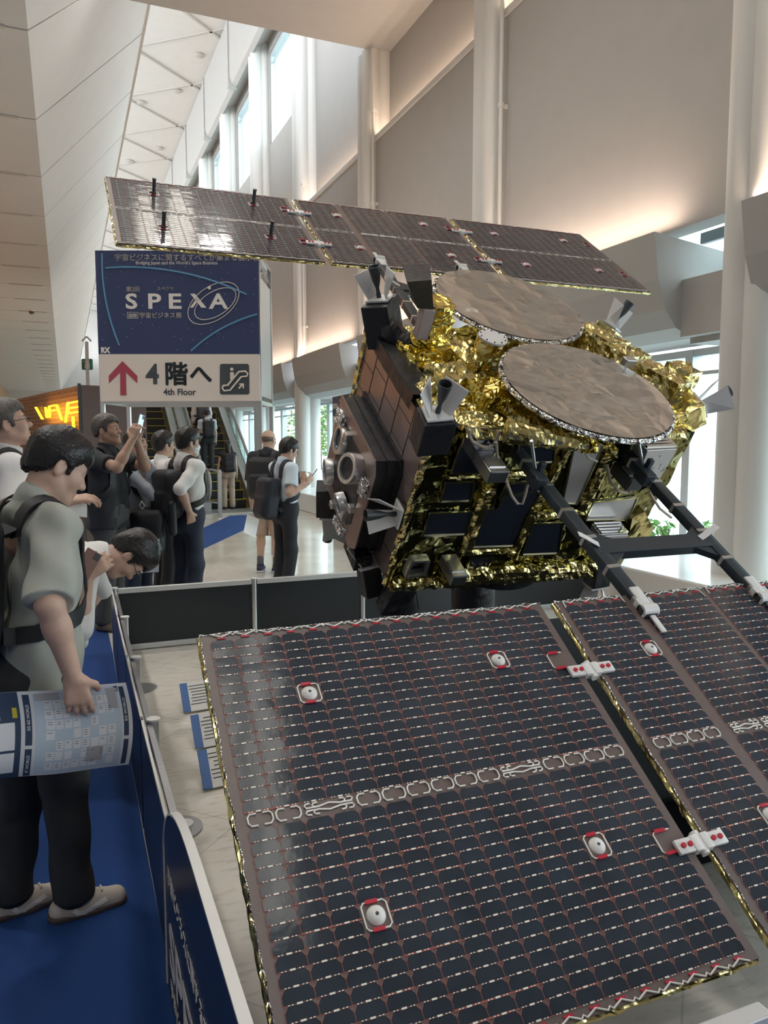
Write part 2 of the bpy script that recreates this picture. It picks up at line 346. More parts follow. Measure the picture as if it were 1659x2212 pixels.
for u, v, lab in ((305, 221, 'small round fitting on the white ceiling, nearest the canted face'), (383, 196, 'small round fitting on the white ceiling in its middle panel'), (430, 119, 'small round fitting on the white ceiling, topmost near the beam'), (280, 348, 'small round fitting on the white ceiling just above the solar wing'), (345, 320, 'small round fitting on the white ceiling above the wing, right-hand one')):
    p = on_floor(u, v, 15.18); o = MB().lathe(Matrix.Translation((p.x, p.y, 15.12)), [(.0, 0), (.12, 0), (.18, .03), (.18, .07)], 20).solo('ceiling_fitting', M_batten, lab, 'ceiling fitting', smooth='auto')
p = on_floor(68, 670, ZS); t = thing('dome_camera', 'small dark dome camera on the left soffit above the kiosk', 'security camera', p)
MB().cone(p + Vector((0, 0, -.05)), p, .13, .15, 20).build('mount', M_col, t, 'auto'); MB().ball(p + Vector((0, 0, -.06)), (.11, .11, .10), 8).build('dome', M_dark, t, True)

# ================================================================== SPACECRAFT (full-size mock-up)
# its own frame: W across (hall X), S along the wing axis (tilted up and away), N = S turned up
SV = Vector((0, .8165, .5774)); NV = Vector((0, -.5774, .8165)); WV = Vector((1, 0, 0))
def L(w, s, n): return WV * w + SV * s + NV * n
AX = {'W': WV, 'S': SV, 'N': NV}
def PL(u, v, ax, val):
    p = hit(u, v, AX[ax] * val, AX[ax]); return Vector((p.dot(WV), p.dot(SV), p.dot(NV)))
def LF(w, s, n, zdir=None, xdir=None):     # frame at a local point, z along zdir (local components)
    z = L(*(zdir or (0, 0, 1))).normalized(); x = L(*(xdir or (1, 0, 0)))
    x = (x - z * x.dot(z)).normalized(); return frame(L(w, s, n), x, z.cross(x), z)

def foil_mat(name, color, rough, scale=14.0, strength=0.7, rot=0.0):
    m = bpy.data.materials.new(name); m.use_nodes = True; nt = m.node_tree; b = nt.nodes['Principled BSDF']
    b.inputs['Metallic'].default_value = 1.0; b.inputs['Roughness'].default_value = rough
    tc = nt.nodes.new('ShaderNodeTexCoord'); w = nt.nodes.new('ShaderNodeTexNoise'); w.inputs['Scale'].default_value = scale * 0.35; w.inputs['Detail'].default_value = 2
    mx = nt.nodes.new('ShaderNodeMix'); mx.data_type = 'VECTOR'; mx.inputs[0].default_value = 0.18
    nt.links.new(tc.outputs['Object'], w.inputs['Vector']); nt.links.new(tc.outputs['Object'], mx.inputs[4]); nt.links.new(w.outputs['Color'], mx.inputs[5])
    v = nt.nodes.new('ShaderNodeTexVoronoi'); v.inputs['Scale'].default_value = scale; v.feature = 'F1'; v.distance = 'MANHATTAN'; nt.links.new(mx.outputs[1], v.inputs['Vector'])
    v2 = nt.nodes.new('ShaderNodeTexVoronoi'); v2.inputs['Scale'].default_value = scale * 2.7; nt.links.new(mx.outputs[1], v2.inputs['Vector'])
    ad = nt.nodes.new('ShaderNodeMath'); ad.operation = 'MULTIPLY_ADD'; ad.inputs[1].default_value = 0.4; nt.links.new(v2.outputs['Distance'], ad.inputs[0]); nt.links.new(v.outputs['Distance'], ad.inputs[2])
    bp = nt.nodes.new('ShaderNodeBump'); bp.inputs['Strength'].default_value = strength; bp.inputs['Distance'].default_value = 0.03
    nt.links.new(ad.outputs[0], bp.inputs['Height']); nt.links.new(bp.outputs[0], b.inputs['Normal'])
    n2 = nt.nodes.new('ShaderNodeTexNoise'); n2.inputs['Scale'].default_value = 5; nt.links.new(tc.outputs['Object'], n2.inputs['Vector'])
    r = nt.nodes.new('ShaderNodeValToRGB'); r.color_ramp.elements[0].color = (*[c * .85 for c in color], 1); r.color_ramp.elements[1].color = (*color, 1)
    nt.links.new(n2.outputs['Fac'], r.inputs[0]); nt.links.new(r.outputs[0], b.inputs['Base Color'])
    return m
M_gold = foil_mat('gold_foil', (0.76, 0.64, 0.28), 0.20, 8, 0.6)
M_goldy = foil_mat('amber_gold_foil', (0.92, 0.72, 0.17), 0.16, 12, 0.6)
M_goldd = foil_mat('darkened_gold_foil', (0.26, 0.245, 0.10), 0.13, 5.5, 0.9)  # front foil: the dark surroundings it mirrors are put into the colour
M_silv = foil_mat('silver_film', (0.70, 0.675, 0.645), 0.27, 4.5, 0.85)
M_silvr = foil_mat('bright_silver_foil', (0.9, 0.88, 0.86), 0.15, 30, 0.8)
M_blk = mat('black_blanket', (0.018, 0.018, 0.022), 0.42, bump=0.5, bscale=14)
M_cop = mat('copper_radiator', (0.36, 0.275, 0.25), 0.28, metal=0.6, noise=0.12, nscale=6)
M_rad = mat('dark_radiator', (0.02, 0.026, 0.038), 0.10, coat=0.6)
M_alu = mat('aluminium', (0.62, 0.62, 0.62), 0.3, metal=0.9)
M_chrome = mat('chrome', (0.85, 0.85, 0.85), 0.06, metal=1.0)
M_wp = mat('white_plate', (0.74, 0.73, 0.71), 0.4)
M_lr = mat('pale_grey_radiator', (0.60, 0.58, 0.56), 0.25, metal=0.25)
M_noz = mat('grey_nozzle', (0.07, 0.075, 0.08), 0.45, metal=0.4)
M_arm = mat('dark_yoke', (0.03, 0.04, 0.05), 0.4)
M_cable = mat('beige_cable', (0.50, 0.42, 0.33), 0.6)
M_sub = mat('brown_grey_substrate', (0.155, 0.118, 0.108), 0.35, noise=0.06)
M_cell = mat('solar_cell', (0.034, 0.044, 0.058), 0.10, noise=0.22, nscale=5, bump=0.035, bscale=9, spec=0.36)
M_red = mat('red_gap_line', (0.32, 0.09, 0.07), 0.5)
M_dash = mat('white_interconnect', (0.86, 0.84, 0.74), 0.5)
M_wire = mat('white_wire', (0.82, 0.80, 0.74), 0.5)
M_pad = mat('red_tape', (0.50, 0.02, 0.045), 0.35)

def tri(t): return abs((t % 1.0) - 0.5) * 2
def crease(x, y, seed, scale=1.0):
    r = random.Random(seed); z = 0.0
    x += 0.05 * sin(7 * y * scale + seed); y += 0.05 * sin(6 * x * scale + 2 * seed)
    for k in range(7):
        a = r.uniform(0, 2 * pi); f = scale * r.uniform(2.0, 4.0) * (1.45 ** k) * .7; z += tri((x * cos(a) + y * sin(a)) * f + r.random()) * (0.72 ** k)
    return z / 2.6 - 0.5
def foil_sheet(mb, o, ex, ey, nrm, amp, seed, res=0.022, scale=1.0, mi=0, hole=None):
    nu = max(2, int(ex.length / res)); nv = max(2, int(ey.length / res)); lx, ly = ex.length, ey.length
    return mb.grid(lambda u, v: o + ex * u + ey * v + nrm * amp * crease(u * lx, v * ly, seed, scale), nu, nv, mi)
def crumple_rod(mb, p0, p1, r, seed, n=12, res=0.02, rough=0.5, mi=0, flat=1.0, r1=None):
    p0 = Vector(p0); p1 = Vector(p1); M = aim(p0, p1, NV); Ln = (p1 - p0).length; m = max(3, int(Ln / res)); vs = []
    for i in range(m + 1):
        rr0 = r if r1 is None else r + (r1 - r) * i / m
        for k in range(n):
            a = 2 * pi * k / n; rr = rr0 * (1 + rough * crease(i * Ln / m * 2.5, k / n * 1.2, seed, 1.3))
            vs.append(M @ Vector((rr * cos(a), rr * sin(a) * flat, Ln * i / m)))
    fs = [(i * n + k, i * n + (k + 1) % n, (i + 1) * n + (k + 1) % n, (i + 1) * n + k) for i in range(m) for k in range(n)]
    fs += [tuple(range(n))[::-1], tuple(range(m * n, (m + 1) * n))]
    return mb.add(vs, fs, mi)
def crumple_box(mb, M, sx, sy, sz, amp, seed, res=0.03, mi=0):
    for ax, sg in ((0, 1), (0, -1), (1, 1), (1, -1), (2, 1), (2, -1)):
        d = [sx, sy, sz]; i, j = [(1, 2), (0, 2), (0, 1)][ax]
        def fn(u, v):
            p = [0, 0, 0]; p[ax] = sg * d[ax] / 2; p[i] = (u - .5) * d[i]; p[j] = (v - .5) * d[j]
            e = min(u, 1 - u, v, 1 - v) * 4; p[ax] += sg * amp * crease(p[i] * 3 + ax, p[j] * 3, seed + ax * 2 + sg, 1.2) * min(1, e); return M @ Vector(p)
        mb.grid(fn, max(2, int(d[i] / res)), max(2, int(d[j] / res)), mi)
    return mb

SAT = thing('spacecraft_model', 'full-size spacecraft mock-up wrapped in gold foil with two grey solar wings and two silver discs', 'spacecraft', M=Matrix.Translation(L(2.38, 4.1, -1.55)))
W0, W1, S0, S1, N0, N1 = 1.60, 3.17, 3.63, 4.64, -1.50, -0.50

# ---- solar panels -------------------------------------------------
PWD, PHT = 1.298, 1.31
def build_panel_meshes(gaps=()):
    NC, NR = 16, 17; px = (1.242 - sum(g for _, g in gaps)) / NC; mx0 = 0.028; CX = lambda i: mx0 + px * i + sum(g for c, g in gaps if i >= c); py = 0.0355
    rows = [0.026 + py * k for k in range(NR)] + [0.026 + py * NR + 0.048 + py * k for k in range(NR)]
    skip = set()
    wash = [(3, 26), (12, 27), (3, 8), (12, 9)]         # hold-down discs take a 2 x 2 patch of cells
    for c, r in wash: skip |= {(c, r), (c, r + 1), (c - 1, r), (c - 1, r + 1)} if False else {(c, r), (c, r + 1)}
    for r in (26, 27, 8, 9): skip |= {(15, r)}
    base = MB().box(0, PWD, 0, PHT, -0.022, 0.0)
    cm = MB(); rr = random.Random(3)
    for j, y0 in enumerate(rows):
        for i in range(NC):
            if (i, j) in skip: continue
            x0 = CX(i); g = 0.0011; c = 0.0115; a, b, lo, hi = x0 + g, x0 + px - g, y0 + g, y0 + py - g
            tx, ty = rr.gauss(0, .004), rr.gauss(0, .006)
            P = [(a, lo), (b, lo), (b, hi - c), (b - c * .8, hi), (a + c * .8, hi), (a, hi - c)]
            cm.add([(x, y, 0.0016 + tx * (x - x0 - px / 2) + ty * (y - y0 - py / 2)) for x, y in P], [tuple(range(6))], 0)
            zl = 0.0024                                                   # red outline round the chamfer, thin joints, white dashes
            for xa, xb, s in ((a, a + c * .8, 0), (b, b - c * .8, 1)):
                cm.add([(xa - (0 if s else .0012), hi - c, zl), (xa + (.0012 if s else 0) , hi - c - .0025, zl), (xb, hi + .0008, zl), (xb, hi - .0012, zl)], [(0, 1, 3, 2)], 1)
            w = 0.0008 if rr.random() > .12 else 0.0022
            cm.add([(x0 - .0006, lo, zl), (x0 + .0006, lo, zl), (x0 + .0006, hi - c, zl), (x0 - .0006, hi - c, zl)], [(0, 1, 2, 3)], 1)
            cm.add([(x0, y0 - w, zl - .0004), (x0 + px, y0 - w, zl - .0004), (x0 + px, y0 + w, zl - .0004), (x0, y0 + w, zl - .0004)], [(0, 1, 2, 3)], 1)
            cx = x0 + px / 2
            for dx, hw, hh in ((-.0255, .0022, .0013), (-.017, .0020, .0012), (0, .0068, .0022), (.017, .0020, .0012), (.0255, .0022, .0013)):
                cm.add([(cx + dx - hw, y0 - hh, .003), (cx + dx + hw, y0 - hh, .003), (cx + dx + hw, y0 + hh, .003), (cx + dx - hw, y0 + hh, .003)], [(0, 1, 2, 3)], 2)
    wm = MB(); Z = 0.004                                                # white wiring runs
    def run(pts, r=0.0026): wm.tube([(x, y, Z) for x, y in pts], r, 6, 0)
    yt = rows[-1] + py + .008
    for ybase, sg in ((yt, 1), (0.017, -1)):
        pts = []
        for i in range(NC + 1 + (2 if gaps else 0)):
            x = mx0 + px * i; pts += [(x - .02, ybase + sg * .012), (x - .008, ybase + sg * .017), (x, ybase + sg * .010), (x + .008, ybase + sg * .017), (x + .02, ybase + sg * .012), (x + px * .5, ybase + sg * .004)]
        e = [0] + [mx0 + px * c + sum(g for c2, g in gaps if c2 < c) for c, g in gaps] + [mx0 + px * NC + sum(g for _, g in gaps)]; st_ = [mx0] + [CX(c) for c, g in gaps]
        for a, b in zip(st_, e[1:]):
            q_ = [q for q in pts if a < q[0] < b]; run([(a + .004, q_[0][1] - sg * .035)] + q_ + [(b - .004, q_[-1][1] - sg * .035)] if gaps else q_)
        for i in range(NC): x = CX(i) + px * .5; wm.box(x - .014, x + .014, ybase - .004, ybase + .002, .002, .0045, 1)
    ym = 0.026 + py * NR + 0.024
    i = 0
    while i < NC:
        x0 = CX(i)
        if i in ((2, 10) if not gaps else (4, 6, 12)):
            for s in (-1, 1):
                run([(x0 + .01, ym + s * .004), (x0 + px * .6, ym + s * .004), (x0 + px, ym + s * .010), (x0 + px * 1.4, ym + s * .004), (x0 + 2 * px - .01, ym + s * .004)])
                for xx, d in ((x0 + .008, 1), (x0 + .03, 1), (x0 + 2 * px - .008, -1), (x0 + 2 * px - .03, -1)):
                    run([(xx + d * .016, ym + s * .017), (xx + d * .004, ym + s * .016), (xx, ym + s * .011), (xx + d * .004, ym + s * .005), (xx + d * .016, ym + s * .004)])
            i += 2; continue
        h = .017; a, b = x0 + .004, x0 + px - .004
        run([(a + .026, ym + h), (a + .008, ym + h), (a + .001, ym + .008), (a + .001, ym - .008), (a + .008, ym - h), (a + .026, ym - h)])
        run([(b - .026, ym + h), (b - .008, ym + h), (b - .001, ym + .008), (b - .001, ym - .008), (b - .008, ym - h), (b - .026, ym - h)])
        i += 1
    spots = []
    for c, r in wash:
        cx = CX(c) + px * .5; cy = rows[r] + py; spots.append((cx, cy)); h = .034
        P = [(cx - h + .008, cy - h), (cx + h - .008, cy - h), (cx + h, cy - h + .008), (cx + h, cy + h - .008), (cx + h - .008, cy + h), (cx - h + .008, cy + h), (cx - h, cy + h - .008), (cx - h, cy - h + .008), (cx - h + .008, cy - h)]
        run(P, .0025)
        for s in (-1, 1): wm.box(cx - .02, cx + .012, cy + s * h - .005, cy + s * h + .005, .003, .0085, 1)
    for r in (26, 8):
        cy = rows[r] + py; x0 = CX(15)
        run([(x0 + px - .012, cy + .034), (x0 + .012, cy + .034), (x0 + .002, cy + .026), (x0 + .002, cy - .026), (x0 + .012, cy - .034), (x0 + px - .012, cy - .034)], .0025)
        for s in (-1, 1): wm.box(x0 + .01, x0 + .05, cy + s * .034 - .005, cy + s * .034 + .005, .003, .0085, 1)
    hd = MB().lathe(Matrix.Identity(4), [(0.0, .010), (.004, .010), (.005, .014), (.012, .0135), (.024, .006), (.0255, .002), (.0255, 0)], 28)
    hd.cone((0, 0, .0102), (0, 0, .0145), .0035, .0035, 10, 1)
    po = MB().lathe(Matrix.Identity(4), [(.016, 0), (.016, .018), (.012, .02), (.012, .10), (.014, .10), (.014, .112), (0, .112)], 16)
    ef = MB()
    for a, b in (((0, 0, -.016), (PWD, 0, -.016)), ((0, 0, -.016), (0, PHT, -.016))):
        crumple_rod(ef, a, b, .0085, 5, 8, .012, .9)
    st = MB()
    for k in range(26): x = random.uniform(.1, PWD - .05)
    tr = MB(); r2 = random.Random(11)
    for a, b in (((0, PHT, 0.001), (PWD, PHT, .001)), ((0, 0, .001), (0, PHT, .001))):
        pts = [Vector(a).lerp(Vector(b), k / 40) + Vector((r2.gauss(0, .002), r2.gauss(0, .002), r2.gauss(0, .0012))) for k in range(41)]; tr.tube(pts, .0022, 5)
    cm.add(wm.v, wm.f); cm.m[len(cm.m) - len(wm.f):] = [3 + q for q in wm.m]
    return base, cm, wm, hd, po, ef, tr, spots
_b, _c, _w, _h, _p, _e, _t, HD = build_panel_meshes()
def raw_mesh(mb, name, mats, smooth=False, fix=True):
    o = mb.build(name, mats, None, smooth, fix); me = o.data; bpy.data.objects.remove(o); ROOT.pop(o, None) if False else None; return me
PM = {'panel': raw_mesh(_b, 'solar_panel', [M_sub]), 'cells': raw_mesh(_c, 'cell_array', [M_cell, M_red, M_dash, M_wire, M_pad], fix=False),
      'disc': raw_mesh(_h, 'hold_down_disc', [M_wp, M_dark], 'auto'), 'post': raw_mesh(_p, 'hold_down_post', [M_noz], 'auto'), 'edge': raw_mesh(_e, 'edge_foil', [M_gold]), 'trim': raw_mesh(_t, 'edge_tape', [M_silvr])}
PMC = dict(PM); _b, _c, _w, _h, _p, _e, _t, HDC = build_panel_meshes(((4, .05), (9, .025))); PMC['cells'] = raw_mesh(_c, 'cell_array', [M_cell, M_red, M_dash, M_wire, M_pad], fix=False)
def solar_panel(w, s, ys=1.0, posts=False, xs=1.0, centre=False):
    PM, HD = (PMC, HDC) if centre else (globals()['PM'], globals()['HD'])
    Mw = frame(L(w, s, -0.604), WV, SV, NV) @ Matrix.Diagonal((xs, ys, 1, 1))
    p = bpy.data.objects.new('solar_panel', PM['panel']); COL.objects.link(p); p.parent = SAT; p.matrix_basis = ROOT[SAT].inverted() @ Mw
    def sub(name, me, M=Matrix.Identity(4)):
        o = bpy.data.objects.new(name, me); COL.objects.link(o); o.parent = p; o.matrix_basis = M; return o
    sub('cell_array', PM['cells']); sub('edge_foil', PM['edge']); sub('edge_tape', PM['trim'])
    for x, y in HD: sub('hold_down_post' if posts else 'hold_down_disc', PM['post' if posts else 'disc'], Matrix.Translation((x, y, 0)) @ Matrix.Diagonal((1, 1 / ys, 1, 1)))
    return p
solar_panel(0.379, 1.303); solar_panel(1.745, 1.303, centre=True); UY = 0.893
for w, po, ce in ((0.335, True, False), (1.715, False, True), (3.095, False, False)): solar_panel(w, 5.765, UY, po, 1.025, ce)
# hinges between neighbouring panels
def hinge(w, s, sc=1.0):
    F = frame(L(w, s, -0.604), WV, SV, NV); mb = MB()
    for sx in (-1, 1):
        mb.obox(F @ Matrix.Translation((sx * .055, 0, .011)), .075, .044, .014, 0, .003); mb.obox(F @ Matrix.Translation((sx * .02, 0, .004)), .03, .05, .034, 0, .004)
        for k in (0, 1): mb.cone(F @ Vector((sx * (.045 + .026 * k), 0, .018)), F @ Vector((sx * (.045 + .026 * k), 0, .024)), .008, .008, 12, 1)
    mb.cone(F @ Vector((0, -.035, .004)), F @ Vector((0, .035, .004)), .014, n=14); return mb.build('hinge', [M_wp, M_pad], SAT, 'auto')
for s in (1.62, 2.275): hinge(1.711, s)
for w in (1.690, 3.070):
    for s in (6.05, 6.63): hinge(w, s)

# ---- wing yokes ----------------------------------------------------
def yoke(sign, sb, sp, wa=(2.07, 2.73), wb=(2.13, 2.76)):
    for k in (0, 1):
        a = L(wa[k], sb, -0.604); b = L(wb[k], sp + sign * 0.12, -0.604); mb = MB(); mb.bar(a, b, .062, .045, 0, NV, .004)
        arm = mb.build('yoke_arm', M_arm, SAT, 'auto')
        for t in (.12, .28, .44, .60, .76, .92):
            q = a.lerp(b, t); d = (b - a).normalized(); MB().bar(q - d * .009, q + d * .009, .066, .049, 0, NV).build('clamp_band', M_alu, arm)
        h = MB(); F = frame(L(wb[k], sp + sign * .05, -.60), WV, SV, NV)
        h.obox(F @ Matrix.Translation((0, -sign * .03, .004)), .05, .10, .045, 0, .006); h.cone(F @ Vector((-.036, sign * .04, .010)), F @ Vector((.036, sign * .04, .010)), .027, n=18); h.obox(F @ Matrix.Translation((0, sign * .10, .010)), .026, .11, .010, 0, .003); h.obox(F @ Matrix.Translation((.03, sign * .02, .01)), .012, .07, .035, 0, .003); h.obox(F @ Matrix.Translation((-.03, sign * .02, .01)), .012, .07, .035, 0, .003)
        h.cone(F @ Vector((-.040, .04 * sign, .010)), F @ Vector((.040, .04 * sign, .010)), .012, n=12, mi=1)
        h.build('yoke_hinge', [M_wp, M_dark], arm, 'auto')
    sc = (sb + sp) / 2 - sign * -0.24 if sign < 0 else (sb + sp) / 2 + .2
    cm = MB().bar(L(wa[0] + .03, sc, -.604), L(wa[1] + .03, sc, -.604), .085, .05, 0, NV, .004)
    for k, sx in ((0, 1), (1, -1)):
        x = wa[k] + .03; cm.prism([L(x, sc + .13, -.588), L(x + sx * .14, sc + .035, -.588), L(x + sx * .14, sc - .035, -.588), L(x, sc - .13, -.588)], NV * -.03)
    c = cm.build('yoke_cross_bar', M_arm, SAT)
    for k, sx in ((0, -1), (1, 1)):
        q = [L(wa[k] + sx * t, sc + .02 + .02 * sin(t * 18), -.56 + .03 * sin(t * 14)) for t in (-.045, -.02, 0, .02, .045, .06)]
        MB().ribbon(q, .03, [NV] * 6, .003).build('end_tab', M_wp, c)
yoke(-1, 3.64, 2.60)
yoke(1, 4.64, 5.77, (2.03, 2.70), (2.08, 2.73))

# ---- body ----------------------------------------------------------
mb = MB(); C0 = [L(w, s, n) for w in (W0, W1) for s in (S0, S1) for n in (N0, N1)]
mb.add(C0, [(0, 1, 3, 2), (4, 6, 7, 5), (0, 4, 5, 1), (2, 3, 7, 6), (0, 2, 6, 4), (1, 5, 7, 3)])
mb.build('body_core', M_blk, SAT)
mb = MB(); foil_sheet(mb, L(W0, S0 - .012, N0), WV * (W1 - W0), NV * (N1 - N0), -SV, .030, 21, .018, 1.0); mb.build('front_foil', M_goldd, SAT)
mb = MB(); foil_sheet(mb, L(W0 - .01, S0, N1 + .015), WV * (W1 - W0 + .02), SV * (S1 - S0), NV, .085, 5, .017, 1.3); mb.build('top_foil', M_gold, SAT)
mb = MB(); foil_sheet(mb, L(W1 + .01, S0, N0), SV * (S1 - S0), NV * (N1 - N0), WV, .04, 9, .03); foil_sheet(mb, L(W0, S0, N0 - .012), WV * (W1 - W0), SV * (S1 - S0), -NV, .05, 12, .03, 1.1); mb.build('side_foil', M_gold, SAT)
mb = MB()                                                                         # crumpled seams along the edges of the body
crumple_rod(mb, L(W0, S0, N0 - .02), L(W0, S0, N1 - .06), .020, 1, 10, .016, .8)
mb.build('edge_seam', M_gold, SAT)
mb = MB(); crumple_rod(mb, L(W0 + .14, S0 - .02, N1 + .005), L(W1 - .1, S0 - .02, N1 + .005), .032, 2, 10, .016, .9); mb.build('edge_seam', M_gold, SAT)
mb = MB(); crumple_rod(mb, L(W0 + .02, S0 - .02, N0 - .01), L(W1 - .12, S0 - .02, N0 - .015), .036, 3, 12, .016, 1.0); crumple_rod(mb, L(W0 + .3, S0 - .05, N0 + .07), L(W1 - .25, S0 - .05, N0 + .06), .032, 33, 12, .016, 1.3)
mb.build('edge_seam', M_gold, SAT)
mb = MB(); crumple_rod(mb, L(W0, S1, N0), L(W0, S1, N1), .024, 4, 10, .018, .8); mb.build('edge_seam', M_gold, SAT)
mb = MB(); crumple_rod(mb, L(*PL(1004, 1196, 'S', 3.6)), L(*PL(1056, 1048, 'S', 3.6)), .022, 6, 10, .012, 1.2, r1=.034); crumple_rod(mb, L(*PL(1108, 1204, 'S', 3.6)), L(*PL(1155, 1096, 'S', 3.6)), .022, 8, 10, .012, 1.2); crumple_rod(mb, L(*PL(1258, 1100, 'S', 3.6)), L(*PL(1322, 966, 'S', 3.6)), .026, 18, 10, .014, 1.2, r1=.034); crumple_rod(mb, L(*PL(1160, 1092, 'S', 3.6)), L(*PL(1240, 948, 'S', 3.6)), .016, 28, 10, .014, 1.2)
crumple_rod(mb, L(*PL(1012, 1192, 'S', 3.6)), L(*PL(1112, 1188, 'S', 3.6)), .018, 7, 10, .012, 1.0); crumple_rod(mb, L(*PL(1150, 1112, 'S', 3.6)), L(*PL(1262, 1104, 'S', 3.6)), .022, 17, 10, .012, 1.2); crumple_rod(mb, L(*PL(968, 1031, 'S', 3.6)), L(*PL(1180, 1022, 'S', 3.6)), .012, 19, 8, .012, 1.2)
mb.build('foil_ridge', M_gold, SAT)
# dark radiators let into the front foil, with pale gold frames
def front_panel(quad, m, name='radiator', s=3.598, fr=True, th=.012):
    q = [L(*PL(u, v, 'S', s)) for u, v in quad]
    o = MB().prism(q, SV * th).build(name, m, SAT)
    if fr:
        f = MB()
        for a, b in zip(q, q[1:] + q[:1]): f.bar(a - SV * .003, b - SV * .003, .007, .008, 0, SV)
        f.build('radiator_frame', M_goldf, o)
    return o
M_goldf = mat('pale_gold_tape', (0.62, 0.58, 0.36), 0.22, metal=1.0)
for q in ([(1009, 924), (1090, 924), (1052, 1021), (974, 1022)], [(963, 1042), (1024, 1041), (1016, 1083), (951, 1085)], [(927, 1109), (1021, 1105), (1006, 1155), (913, 1158)], [(1046, 1099), (1075, 1099), (1096, 1044), (1176, 1042), (1148, 1098), (1111, 1180), (1015, 1183)],
          [(1120, 956), (1200, 954), (1196, 999), (1120, 1002)], [(1152, 1131), (1216, 1129), (1206, 1196), (1127, 1199)], [(1016, 1205), (1066, 1203), (1052, 1226), (1008, 1227)], [(1095, 1040), (1176, 1040), (1170, 1056), (1078, 1078)]):
    front_panel(q, M_rad)
for q in ([(1246, 938), (1303, 962), (1246, 1089), (1214, 1088)], [(1282, 1085), (1378, 1074), (1356, 1122), (1264, 1124)]): front_panel(q, M_lr)
f = front_panel([(888, 1208), (924, 1206), (915, 1236), (874, 1241)], M_rad, 'recessed_window', fr=False); q = [L(*PL(u, v, 'S', 3.565)) for u, v in ((888, 1208), (924, 1206), (915, 1236), (874, 1241))]
fm = MB()
for a, b in zip(q, q[1:] + q[:1]): fm.bar(a, b, .014, .05, 0, SV)
fm.build('window_rim', M_alu, f)
# equipment boxes standing out from the front
def front_box(u, v, sw, sn, depth, name, m, m2=None, s=3.60):
    c = PL(u, v, 'S', s); F = frame(L(c.x, s - depth / 2, c.z), WV, SV, NV); o = MB().obox(F, sw, depth, sn, 0, .004).build(name, m, SAT)
    t = MB().obox(F @ Matrix.Translation((0, -.01, sn / 2 + .003)), sw * .8, depth * .5, .006); t.obox(F @ Matrix.Translation((0, -depth / 2 - .002, 0)), sw * .8, .004, sn * .8, 1); t.build('cover_plate', [M_alu, M_dark], o); return o
front_box(1045, 985, .11, .07, .17, 'sensor_box', M_alu); front_box(966, 1207, .09, .07, .17, 'sensor_box', M_alu); front_box(1338, 1008, .10, .075, .16, 'sensor_box', M_noz)
def louvre(q, n=(0, 0)):
    pq = [L(*PL(u, v, 'S', 3.47)) for u, v in q]; r = MB().prism(pq, SV * .11); rr = random.Random(len(q) + int(q[0][0]))
    for k in range(14): u, v = rr.random(), rr.random(); p = pq[0].lerp(pq[1], u).lerp(pq[3].lerp(pq[2], u), .15 + v * .7); r.cone(p - SV * .004, p, .005, n=8, mi=1)
    o = r.build('louvre_box', [M_lr, M_alu], SAT); s = MB()
    for k in range(4): s.bar(pq[0] + SV * (.02 + .025 * k) + NV * .012, pq[1] + SV * (.02 + .025 * k) + NV * .012, .016, .012, 0, NV)
    s.build('louvre_slats', M_chrome, o)
louvre([(1300, 1160), (1358, 1157), (1345, 1186), (1290, 1190)]); louvre([(1399, 974), (1463, 971), (1418, 1047), (1372, 1046)])
MB().prism([L(*PL(u, v, 'S', 3.56)) for u, v in ((1392, 1105), (1412, 1140), (1392, 1190), (1352, 1190), (1366, 1120))], SV * .12).build('corner_foil', M_gold, SAT)
# beige cables and the gold boom
mb = MB(); mb.tube([L(*PL(u, v, 'S', 3.55)) for u, v in ((1015, 928), (1014, 942), (1022, 955), (1038, 963), (1052, 968), (1066, 962), (1072, 948), (1080, 930))], .008)
mb.tube([L(*PL(u, v, 'S', 3.53)) for u, v in ((1072, 955), (1074, 985), (1084, 1008), (1094, 1040), (1106, 1072), (1118, 1088), (1128, 1088), (1134, 1070), (1139, 1050), (1146, 1042))], .008); mb.build('cable', M_cable, SAT, 'auto')
mb = MB(); mb.tube([L(*PL(u, v, 'S', 3.5)) for u, v in ((1312, 1008), (1318, 1040), (1338, 1062), (1356, 1065), (1372, 1052), (1380, 1042))], .008)
mb.tube([L(*PL(u, v, 'S', 3.3)) for u, v in ((1402, 1062), (1425, 1098), (1450, 1118))], .007); mb.tube([L(*PL(u, v, 'S', 3.5)) for u, v in ((1260, 972), (1272, 990), (1290, 997))], .007); mb.build('cable', M_cable, SAT, 'auto')
mb = MB(); crumple_rod(mb, L(*PL(1092, 932, 'S', 3.52)), L(*PL(1268, 962, 'S', 3.38)), .055, 14, 12, .016, .6, r1=.032); mb.build('boom', M_gold, SAT)
mb = MB(); crumple_rod(mb, L(*PL(1266, 962, 'S', 3.38)), L(*PL(1280, 964, 'S', 3.38)), .04, 15, 12, .01, .9); mb.build('boom_end', M_goldy, SAT)
for (u, v, u2, v2) in ((1148, 952, 1156, 1015), (1380, 957, 1391, 1018)): MB().cone(L(*PL(u, v, 'S', 3.4)), L(*PL(u2, v2, 'S', 3.4)), .008, n=8).build('strut', M_alu, SAT)
for u, v in ((1160, 1036), (1393, 1028)):
    c = PL(u, v, 'N', -.58); MB().obox(LF(c.x, c.y, c.z), .07, .09, .07, 0, .01).obox(LF(c.x + .02, c.y + .03, c.z + .05), .03, .03, .06, 0, .005).build('release_clamp', M_arm, SAT)

